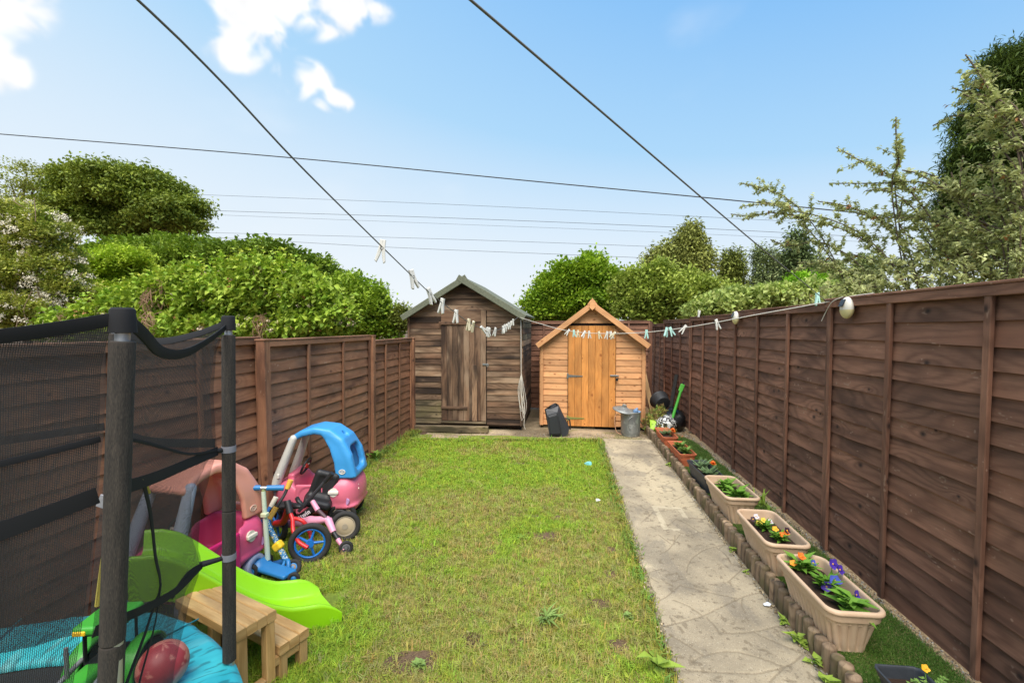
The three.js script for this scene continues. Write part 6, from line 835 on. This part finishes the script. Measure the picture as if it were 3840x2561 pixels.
// ---------------------------------------------------------------- lime slide
{
  const ex = [-1.41, -2.53], tp = [-2.15, -2.02], ax = [(tp[0] - ex[0]), (tp[1] - ex[1])], Ls = Math.hypot(...ax), a = [ax[0] / Ls, ax[1] / Ls]; // a: up the slide
  const nn = [a[1], -a[0]];                                              // across, towards the camera
  const g = thing('toy_slide', 'lime green plastic toddler slide ending on the lawn', 'slide', [ex[0], 0, ex[1]]);
  const fl = [0.045, 0.048, 0.056, 0.07, 0.11, 0.17, 0.24, 0.32, 0.4, 0.47, 0.505, 0.515], prof = [[-0.172, -0.11], [-0.178, 0.075], [-0.17, 0.094], [-0.158, 0.096], [-0.148, 0.08], [-0.122, 0.012], [-0.1, -0.002], [0, -0.008], [0.1, -0.002], [0.122, 0.012], [0.148, 0.08], [0.158, 0.096], [0.17, 0.094], [0.178, 0.075], [0.172, -0.11]];
  const rings = []; const N = 34;
  for (let i = 0; i <= N; i++) { const t = i / N, q = t * (fl.length - 1), k = Math.min(fl.length - 2, Math.floor(q)), f = lerp(fl[k], fl[k + 1], q - k), lip = 1 - 0.75 * Math.pow(1 - Math.min(1, t / 0.14), 2); const skew = 0.09 * (1 - t);
    rings.push(prof.map(([w, h]) => { const s = t * Ls - skew * (w / 0.17) * 0.55 , y = Math.max(0.008, f + (h > 0 ? h * lip : h * (0.5 + 0.7 * t))); return [a[0] * s + nn[0] * w, y, a[1] * s + nn[1] * w]; })); }
  part('chute', skin(rings, false), std({ color: rgb(0.30, 0.66, 0.01), roughness: 0.3 }), g);
  const bl = plain(0x3d6ea6, 0.5);
  for (const s of [-1, 1]) part('ladder_leg', tube([[a[0] * (Ls - 0.04) + nn[0] * 0.14 * s, 0.44, a[1] * (Ls - 0.04) + nn[1] * 0.14 * s], [a[0] * (Ls + 0.04) + nn[0] * 0.15 * s, 0.25, a[1] * (Ls + 0.04) + nn[1] * 0.15 * s], [a[0] * (Ls + 0.13) + nn[0] * 0.16 * s, 0.0, a[1] * (Ls + 0.13) + nn[1] * 0.16 * s]], 0.022, 12, 8), bl, g);
  for (const y of [0.12, 0.27]) part('ladder_rung', rod([a[0] * (Ls + 0.13 - y * 0.3) - nn[0] * 0.15, y, a[1] * (Ls + 0.13 - y * 0.3) - nn[1] * 0.15], [a[0] * (Ls + 0.13 - y * 0.3) + nn[0] * 0.15, y, a[1] * (Ls + 0.13 - y * 0.3) + nn[1] * 0.15], 0.018, 0.018, 8), bl, g);
}
// ---------------------------------------------------------------- ride-on toy cars
function seg2(px, py, pts) { let m = 9, r = 0; for (let i = 1; i < pts.length; i++) { const [ax, ay, ar] = pts[i - 1], [bx, by, br] = pts[i], dx = bx - ax, dy = by - ay, t = clamp(((px - ax) * dx + (py - ay) * dy) / (dx * dx + dy * dy)), d = Math.hypot(px - ax - dx * t, py - ay - dy * t) - lerp(ar, br, t); if (d < m) m = d; } return m; }
const carBody = sdfMesh((x, y, z) => {
  let d = smin(sBox(x + 0.02, y - 0.26, z, 0.335, 0.17, 0.205, 0.11), sEll(x - 0.2, y - 0.27, z, 0.17, 0.125, 0.19), 0.05);
  d = smin(d, sEll(x + 0.22, y - 0.27, z, 0.15, 0.15, 0.215), 0.04);
  d = smax(d, y - (x > 0.14 ? lerp(0.43, 0.375, clamp((x - 0.14) / 0.15)) : 0.43), 0.02);
  d = smax(d, -sBox(x + 0.02, y - 0.40, z, 0.19, 0.25, 0.165, 0.06), 0.025);              // cockpit
  d = smax(d, -sBox(x - 0.02, y - 0.47, z, 0.14, 0.13, 0.4, 0.06), 0.03);                 // dip over the doors
  d = smax(d, 0.075 - y, 0.02);
  for (const s of [-1, 1]) { d = smax(d, -(Math.max(Math.hypot(x + 0.23, y - 0.08) - 0.1, Math.abs(z - s * 0.2) - 0.07)), 0.015); d = smax(d, -(Math.max(Math.hypot(x - 0.22, y - 0.07) - 0.095, Math.abs(z - s * 0.18) - 0.07)), 0.015); }
  d = smin(d, Math.max(Math.abs(y - 0.185) - 0.012, sBox(x + 0.02, y - 0.2, z, 0.345, 0.1, 0.213, 0.1)), 0.02);   // moulded belt line
  return d;
}, [-0.42, 0.03, -0.27], [0.44, 0.5, 0.27], 0.0125);
const carRoof = sdfMesh((x, y, z) => {
  const w = 0.175 - 0.03 * sst(0.55, 0.82, y);
  const shell = smax(seg2(x, y, [[0.2, 0.735, 0.022], [0.11, 0.785, 0.028], [0.0, 0.81, 0.03], [-0.12, 0.79, 0.034], [-0.22, 0.72, 0.034], [-0.29, 0.6, 0.03], [-0.33, 0.43, 0.026]]), Math.abs(z) - w, 0.03);
  const side = smax(seg2(x, y, [[-0.1, 0.77, 0.03], [-0.19, 0.68, 0.06], [-0.235, 0.56, 0.065], [-0.255, 0.42, 0.07]]), Math.max(Math.abs(z) - w, w - 0.04 - Math.abs(z)), 0.02);
  let d = smin(shell, side, 0.015);
  d = smax(d, -sBox(x + 0.33, y - 0.565, z, 0.16, 0.1, 0.112, 0.05), 0.015);               // rear window
  d = smax(d, 0.415 - y, 0.01);
  return smax(d, -(Math.hypot(x + 0.21, y - 0.755, z) - 0.028), 0.01);
}, [-0.42, 0.38, -0.22], [0.26, 0.87, 0.22], 0.0115);
function toyCar(name, label, pos, turn, c) {
  const g = thing(name, label, 'toy car', pos, turn, 'ride-on toy cars'); const pM = (m) => m;
  const b = part('body', carBody, c.body, g);
  part('roof', carRoof, c.roof, g);
  for (const s of [-1, 1]) part('front_pillar', sdfMesh((x, y, z) => sCap(x, y, z * 0.9, [0.315, 0.36, 0.155 * s], [0.17, 0.75, 0.125 * s], 0.04, 0.03), [0.1, 0.3, s > 0 ? 0.08 : -0.24], [0.39, 0.82, s > 0 ? 0.24 : -0.08], 0.011), c.pillar, g);
  const st = part('steering_wheel', new THREE.TorusGeometry(0.072, 0.0095, 8, 26), plain(0x232325, 0.5), g, [0.13, 0.475, 0.0], [0, Math.PI / 2, 0]); st.rotation.set(0, Math.PI / 2 - 0.0, 0); st.rotation.x = -0.0; st.rotation.order = 'YXZ'; st.rotation.x = -0.45;
  part('horn', new THREE.SphereGeometry(0.022, 12, 8), plain(0xd9402c, 0.4), st); part('spoke', rbox(0.13, 0.016, 0.01, 0.004), c.trim, st);
  part('dashboard', rbox(0.06, 0.07, 0.26, 0.02, 3), c.body, g, [0.205, 0.41, 0]);
  for (const s of [-1, 1]) {
    part('headlight', new THREE.SphereGeometry(0.035, 16, 12), c.trim, g, [0.345, 0.285, s * 0.115]);
    part('tail_light', new THREE.CylinderGeometry(0.026, 0.029, 0.016, 20).rotateX(Math.PI / 2), c.lilac, g, [-0.285, 0.235, s * 0.196], [0, s * 0.35, 0]);
    const w = (x, r, z) => { const q = part('wheel', lathe([[0, -0.03], [r * 0.6, -0.03], [r * 0.9, -0.028], [r, -0.018], [r, 0.018], [r * 0.9, 0.028], [r * 0.62, 0.03], [r * 0.58, 0.018], [r * 0.2, 0.014], [r * 0.16, 0.028], [0, 0.03]], 22).rotateX(s * Math.PI / 2), c.wheel, g, [x, r + 0.012, z]); return q; };
    w(-0.23, 0.08, s * 0.185); w(0.22, 0.075, s * 0.165);
    part('mirror', rbox(0.02, 0.04, 0.05, 0.008, 2), c.trim, g, [0.27, 0.45, s * 0.19]);
  }
  const cap = part('fuel_cap', merge([new THREE.CylinderGeometry(0.034, 0.036, 0.016, 20).rotateX(Math.PI / 2), tr(rbox(0.085, 0.028, 0.02, 0.008, 2), 0, 0, -0.01)]), c.trim, g, [-0.185, 0.315, -0.212], [0.1, 0.05, 0]);
  part('badge', merge([tr(new THREE.TorusGeometry(0.018, 0.003, 6, 20).scale(1.35, 1, 1), 0, 0, 0), tr(rbox(0.03, 0.006, 0.003, 0.001, 1), 0, 0.004, 0), tr(rbox(0.024, 0.006, 0.003, 0.001, 1), 0, -0.006, 0)]), c.badge, g, [-0.245, 0.475, -0.179]);
  if (c.rearBadge) part('flower_badge', merge([0, 1, 2, 3].map(i => tr(rbox(0.014, 0.036, 0.006, 0.003, 1), Math.cos(i * 1.57) * 0.016, Math.sin(i * 1.57) * 0.016, 0, 0, 0, i * 1.57 - 1.57 + 0.4))), c.badge, g, [-0.352, 0.315, -0.09], [0, -1.2, 0]);
  part('seat', rbox(0.16, 0.04, 0.28, 0.015, 2), c.body, g, [-0.1, 0.2, 0]);
  const door = part('door', sdfMesh((x, y, z) => { let d = sBox(x, y, z, 0.115, 0.125, 0.012, 0.011); d = smax(d, -(Math.max(Math.hypot(x / 1.0, (y - 0.03) / 0.85) - 0.085, Math.abs(z + 0.014) - 0.008)), 0.006); for (const k of [-0.06, -0.02, 0.02, 0.06]) d = smax(d, -sBox(x - k, y + 0.09, z + 0.013, 0.005, 0.035, 0.006, 0.002), 0.004); return d; }, [-0.14, -0.15, -0.03], [0.14, 0.15, 0.03], 0.008), c.door, g, [0.015, 0.255, -0.2055]);
  return g;
}
const pinkM = plain(0xdd6f86, 0.38), hotM = plain(0xcc2468, 0.36);
toyCar('toy_car', 'pink ride-on toy car with bright blue roof by the left fence', [-2.125, 0.012, -3.71], Math.PI + 0.14, { body: pinkM, door: pinkM, roof: plain(0x3f97d6, 0.4), pillar: plain(0xd2cfc6, 0.5), trim: plain(0xe6e0d4, 0.45), lilac: plain(0xc79ccc, 0.35), wheel: plain(0x252527, 0.6), badge: plain(0xe9ddc9, 0.5), rearBadge: true });
toyCar('toy_car', 'pink ride-on toy car with faded peach roof behind the trampoline net', [-2.285, 0.012, -2.56], -1.69, { body: plain(0xd8567f, 0.4), door: hotM, roof: plain(0xeaa08c, 0.5), pillar: plain(0xaab2c6, 0.5), trim: plain(0xded6c4, 0.5), lilac: plain(0xc79ccc, 0.4), wheel: plain(0x9fa6c0, 0.5), badge: plain(0xe4c8b4, 0.5) });
// ---------------------------------------------------------------- scooters and small bikes; points are in metres in the garden, relative to each base
const rel = (b) => (p) => [p[0] - b[0], p[1] - b[1], p[2] - b[2]];
const tyreM = plain(0x2d2c2b, 0.85), blueP = plain(0x2b78b4, 0.4), paleGreen = plain(0xc9d8c4, 0.5), creamP = plain(0xe9e0cd, 0.5), goldP = plain(0xe2b04a, 0.5), redP = plain(0xcf2e2e, 0.32), blackP = plain(0x242426, 0.5), pinkP = plain(0xe59ab4, 0.4), yellowP = plain(0xf0c52a, 0.4);
function wheelParts(parent, name, p, nrm, r, o) {
  const q = new THREE.Quaternion().setFromUnitVectors(new THREE.Vector3(0, 0, 1), V(nrm).normalize());
  const t = part(name, new THREE.TorusGeometry(r - o.t, o.t, 10, 34), tyreM, parent, p); t.quaternion.copy(q);
  part('rim', new THREE.TorusGeometry(r - o.t * 2 - 0.004, 0.008, 8, 30).scale(1, 1, 1.3), o.rim, t);
  if (o.disc) part('disc', lathe([[0, 0.014], [r * 0.25, 0.013], [r - o.t * 2, 0.006], [r - o.t * 2, -0.006], [r * 0.25, -0.013], [0, -0.014]], 26).rotateX(Math.PI / 2), o.disc, t);
  else for (let i = 0; i < (o.n ?? 5); i++) { const a = i / (o.n ?? 5) * 6.283; part('spoke', rod([Math.cos(a) * r * 0.1, Math.sin(a) * r * 0.1, 0], [Math.cos(a) * (r - o.t * 2), Math.sin(a) * (r - o.t * 2), 0], 0.011, 0.007, 7), o.rim, t); }
  part('hub', new THREE.CylinderGeometry(r * 0.19, r * 0.19, 0.034, 16).rotateX(Math.PI / 2), o.rim, t);
  return t;
}
{
  const B = [-1.97, 0.035, -2.79], R_ = rel([-2.06, 0.02, -2.91]), g = thing('kick_scooter', 'blue kick scooter with pale upright stem and blue T-bar grips', 'scooter', B);
  const s = part('stem', rod(R_([-2.105, 0.1, -2.95]), R_([-2.128, 0.57, -2.95]), 0.017, 0.014, 14), paleGreen, g);
  part('upper_stem', rod(R_([-2.119, 0.4, -2.95]), R_([-2.129, 0.6, -2.95]), 0.0125, 0.0125, 12), plain(0xb6c08c, 0.4, { metalness: 0.4 }), s); part('clamp', tr(rbox(0.045, 0.03, 0.04, 0.008, 2), ...R_([-2.118, 0.41, -2.945])), plain(0xc4cba8, 0.4), s);
  const h = part('handlebar', rod(R_([-2.18, 0.598, -2.925]), R_([-2.07, 0.585, -2.975]), 0.012, 0.012, 12), zincM, g);
  part('grip', rod(R_([-2.23, 0.604, -2.9]), R_([-2.145, 0.595, -2.943]), 0.0195, 0.0175, 14), blueP, h); part('grip', rod(R_([-2.11, 0.59, -2.957]), R_([-2.015, 0.578, -3.005]), 0.0175, 0.0195, 14), blueP, h);
  part('deck', sdfMesh((x, y, z) => smin(sBox(x, y, z, 0.17, 0.016, 0.055, 0.014), sEll(x + 0.14, y - 0.01, z, 0.07, 0.05, 0.07), 0.03), [-0.24, -0.07, -0.1], [0.2, 0.09, 0.1], 0.009), blueP, g, [0.03, 0.05, 0.02], [0, -0.3, 0]);
  for (const z of [-1, 1]) wheelParts(g, 'front_wheel', [-0.1, 0.045, -0.02 + z * 0.075], [0.25, 0, 1], 0.05, { t: 0.014, rim: blueP, disc: blueP }); wheelParts(g, 'rear_wheel', [0.22, 0.035, 0.08], [0.25, 0, 1], 0.04, { t: 0.012, rim: blueP, disc: blueP });
}
{
  const B = [-1.97, 0.02, -2.9], R_ = rel([-2.05, 0.02, -3.0]), g = thing('kick_scooter', 'patterned blue three-wheeled scooter with white grips and yellow clamp, leaning over', 'scooter', B);
  const pat = std({ map: tex(128, 128, (s, t) => { const n = vn(s * 18, t * 26, 561, 18, 26); return n > 0.8 ? [240, 210, 60] : n > 0.68 ? [236, 240, 240] : n < 0.14 ? [30, 40, 70] : [40, 118, 164]; }, true, 1, 3), roughness: 0.45 });
  part('stem', rod(R_([-1.985, 0.1, -2.965]), R_([-2.215, 0.37, -3.05]), 0.019, 0.017, 14), pat, g);
  const h = part('handlebar', rod(R_([-2.25, 0.24, -3.0]), R_([-2.17, 0.43, -3.09]), 0.012, 0.012, 12), plain(0x3b82cf, 0.4), g);
  part('grip', rod(R_([-2.262, 0.175, -2.955]), R_([-2.248, 0.26, -3.0]), 0.018, 0.016, 14), creamP, h); part('grip', rod(R_([-2.175, 0.415, -3.085]), R_([-2.15, 0.475, -3.11]), 0.016, 0.018, 14), creamP, h);
  part('clamp', tr(rbox(0.07, 0.06, 0.055, 0.018, 3), ...R_([-2.055, 0.185, -2.985]), 0, 0, 0.7), yellowP, g);
  part('fork', tube([R_([-1.98, 0.1, -2.965]), R_([-1.945, 0.11, -2.93]), R_([-1.925, 0.06, -2.9])], 0.014, 12, 8), blueP, g); part('fork', tube([R_([-1.99, 0.1, -2.965]), R_([-1.975, 0.06, -2.9]), R_([-1.955, 0.035, -2.885])], 0.012, 12, 8), blueP, g);
  part('deck', tube([R_([-2.0, 0.09, -2.98]), R_([-2.06, 0.06, -2.99]), R_([-2.12, 0.045, -3.0]), R_([-2.25, 0.045, -3.06])], 0.022, 16, 8), plain(0x2a63a0, 0.45), g);
  wheelParts(g, 'front_wheel', R_([-1.92, 0.065, -2.94]), [0.3, 0.6, 0.8], 0.055, { t: 0.014, rim: blueP, disc: plain(0x8b7d6b, 0.6) });
}
{
  const B = [-2.0, 0.015, -3.1], R_ = rel(B), g = thing('balance_bike', 'red balance bike with blue spoked wheel and gold grips', 'balance bike', B);
  wheelParts(g, 'front_wheel', R_([-1.822, 0.147, -3.02]), [0.42, 0.06, 0.9], 0.145, { t: 0.021, rim: plain(0x1f6fc0, 0.35), n: 5 });
  wheelParts(g, 'rear_wheel', R_([-2.27, 0.147, -3.3]), [-0.45, 0, 0.9], 0.145, { t: 0.021, rim: plain(0x1f6fc0, 0.35), n: 5 });
  const fk = part('fork', tube([R_([-2.03, 0.36, -3.09]), R_([-1.98, 0.3, -3.06]), R_([-1.935, 0.24, -3.0]), R_([-1.885, 0.17, -2.985]), R_([-1.815, 0.135, -2.98])], 0.015, 20, 9), redP, g); part('fork_blade', tube([R_([-1.975, 0.3, -3.07]), R_([-1.91, 0.285, -3.07]), R_([-1.87, 0.22, -3.08]), R_([-1.83, 0.15, -3.06])], 0.014, 16, 9), redP, g);
  part('frame', tube([R_([-2.03, 0.37, -3.1]), R_([-2.08, 0.3, -3.15]), R_([-2.16, 0.2, -3.22]), R_([-2.27, 0.15, -3.29])], 0.026, 16, 10), redP, g);
  part('head_tube', rod(R_([-2.01, 0.33, -3.08]), R_([-2.05, 0.41, -3.11]), 0.025, 0.023, 14), blackP, g);
  part('handlebar', tube([R_([-2.045, 0.53, -3.12]), R_([-2.06, 0.47, -3.1]), R_([-2.08, 0.42, -3.07]), R_([-2.11, 0.36, -3.03])], 0.0115, 18, 8), plain(0x4a4a4d, 0.4, { metalness: 0.5 }), g); part('grip', rod(R_([-2.052, 0.5, -3.115]), R_([-2.033, 0.56, -3.13]), 0.0185, 0.02, 12), goldP, g); part('grip', rod(R_([-2.098, 0.385, -3.05]), R_([-2.122, 0.315, -3.0]), 0.0185, 0.02, 12), goldP, g);
  part('saddle', sdfMesh((x, y, z) => smin(sEll(x + 0.05, y, z, 0.075, 0.03, 0.06), sEll(x - 0.06, y - 0.004, z, 0.085, 0.022, 0.03), 0.03), [-0.15, -0.05, -0.08], [0.17, 0.05, 0.08], 0.009), blackP, g, R_([-2.1, 0.335, -3.2]), [0, -0.35, 0.1]);
  part('seat_post', rod(R_([-2.15, 0.2, -3.22]), R_([-2.13, 0.33, -3.21]), 0.014, 0.014, 10), blackP, g);
}
{
  const B = [-1.9, 0.015, -3.35], R_ = rel(B), g = thing('pink_trike', 'pink push-along trike with black seat, black push handle and beige wheel', 'trike', B);
  part('frame', sdfMesh((x, y, z) => smin(sCap(x, y, z, [-0.32, 0.12, 0.04], [-0.08, 0.17, 0.06], 0.03, 0.034), sCap(x, y, z, [-0.08, 0.17, 0.06], [0.07, 0.2, 0.08], 0.034, 0.026), 0.02), [-0.4, 0.05, -0.04], [0.14, 0.26, 0.14], 0.011), pinkP, g);
  const f = part('fork', rod(R_([-1.815, 0.215, -3.26]), R_([-1.745, 0.145, -3.21]), 0.03, 0.022, 12), pinkP, g); part('fork_leg', rod(R_([-1.745, 0.145, -3.21]), R_([-1.695, 0.1, -3.185]), 0.015, 0.015, 10), blackP, f); part('fork_end', rod(R_([-1.7, 0.105, -3.185]), R_([-1.632, 0.045, -3.155]), 0.018, 0.012, 10), pinkP, f);
  part('handle_stem', rod(R_([-1.815, 0.215, -3.26]), R_([-1.92, 0.28, -3.29]), 0.014, 0.014, 10), plain(0x553f46, 0.5), g); part('hand_grip', rod(R_([-1.915, 0.275, -3.288]), R_([-1.972, 0.335, -3.31]), 0.02, 0.018, 12), pinkP, g);
  wheelParts(g, 'small_wheel', R_([-1.625, 0.056, -3.165]), [0.5, 0, 0.86], 0.052, { t: 0.012, rim: plain(0x6d6c70, 0.5), disc: plain(0x4d4c50, 0.6) });
  wheelParts(g, 'large_wheel', R_([-1.735, 0.122, -3.37]), [0.35, 0.1, 0.93], 0.118, { t: 0.02, rim: plain(0x9a8f7c, 0.6), disc: plain(0xb0a084, 0.6) });
  wheelParts(g, 'large_wheel', R_([-1.86, 0.12, -3.56]), [0.35, 0, 0.93], 0.118, { t: 0.02, rim: plain(0x9a8f7c, 0.6), disc: plain(0xb0a084, 0.6) });
  part('seat', sdfMesh((x, y, z) => smin(smax(sBox(x, y - 0.11, z + 0.05, 0.1, 0.14, 0.03, 0.03), -sBox(x, y - 0.13, z, 0.06, 0.08, 0.03, 0.02), 0.01), sBox(x, y, z + 0.02, 0.11, 0.035, 0.09, 0.03), 0.04), [-0.15, -0.06, -0.13], [0.15, 0.29, 0.12], 0.011), blackP, g, R_([-2.02, 0.26, -3.47]), [0, 0.4, -0.35]);
  part('push_handle', rod(R_([-2.1, 0.24, -3.33]), R_([-1.84, 0.53, -3.35]), 0.014, 0.014, 12), plain(0x3a3b3f, 0.4), g); part('push_grip', rod(R_([-1.885, 0.48, -3.345]), R_([-1.825, 0.547, -3.352]), 0.018, 0.02, 12), blackP, g); part('rest_bar', tube([R_([-2.13, 0.33, -3.36]), R_([-2.1, 0.32, -3.33]), R_([-2.07, 0.29, -3.33]), R_([-2.07, 0.27, -3.36])], 0.018, 12, 8), blackP, g);
  const A = R_([-2.15, 0.15, -3.36]), Bq = R_([-1.97, 0.27, -3.36]), bar = part('down_tube', rod(A, Bq, 0.028, 0.028, 14), blackP, g);
  const font = await new FontLoader().loadAsync('fonts/droid/droid_sans_bold.typeface.json');
  const tg = new TextGeometry('Btwin', { font, size: 0.032, depth: 0.002, curveSegments: 3 }); tg.computeBoundingBox(); tg.translate(-tg.boundingBox.max.x / 2, -0.016, 0);
  const tx = part('lettering', tg, plain(0xe6e6e6, 0.6), bar, [(A[0] + Bq[0]) / 2, (A[1] + Bq[1]) / 2, (A[2] + Bq[2]) / 2 + 0.028], [0, 0, Math.atan2(Bq[1] - A[1], Bq[0] - A[0])]);
}
renderer.render(scene, camera);
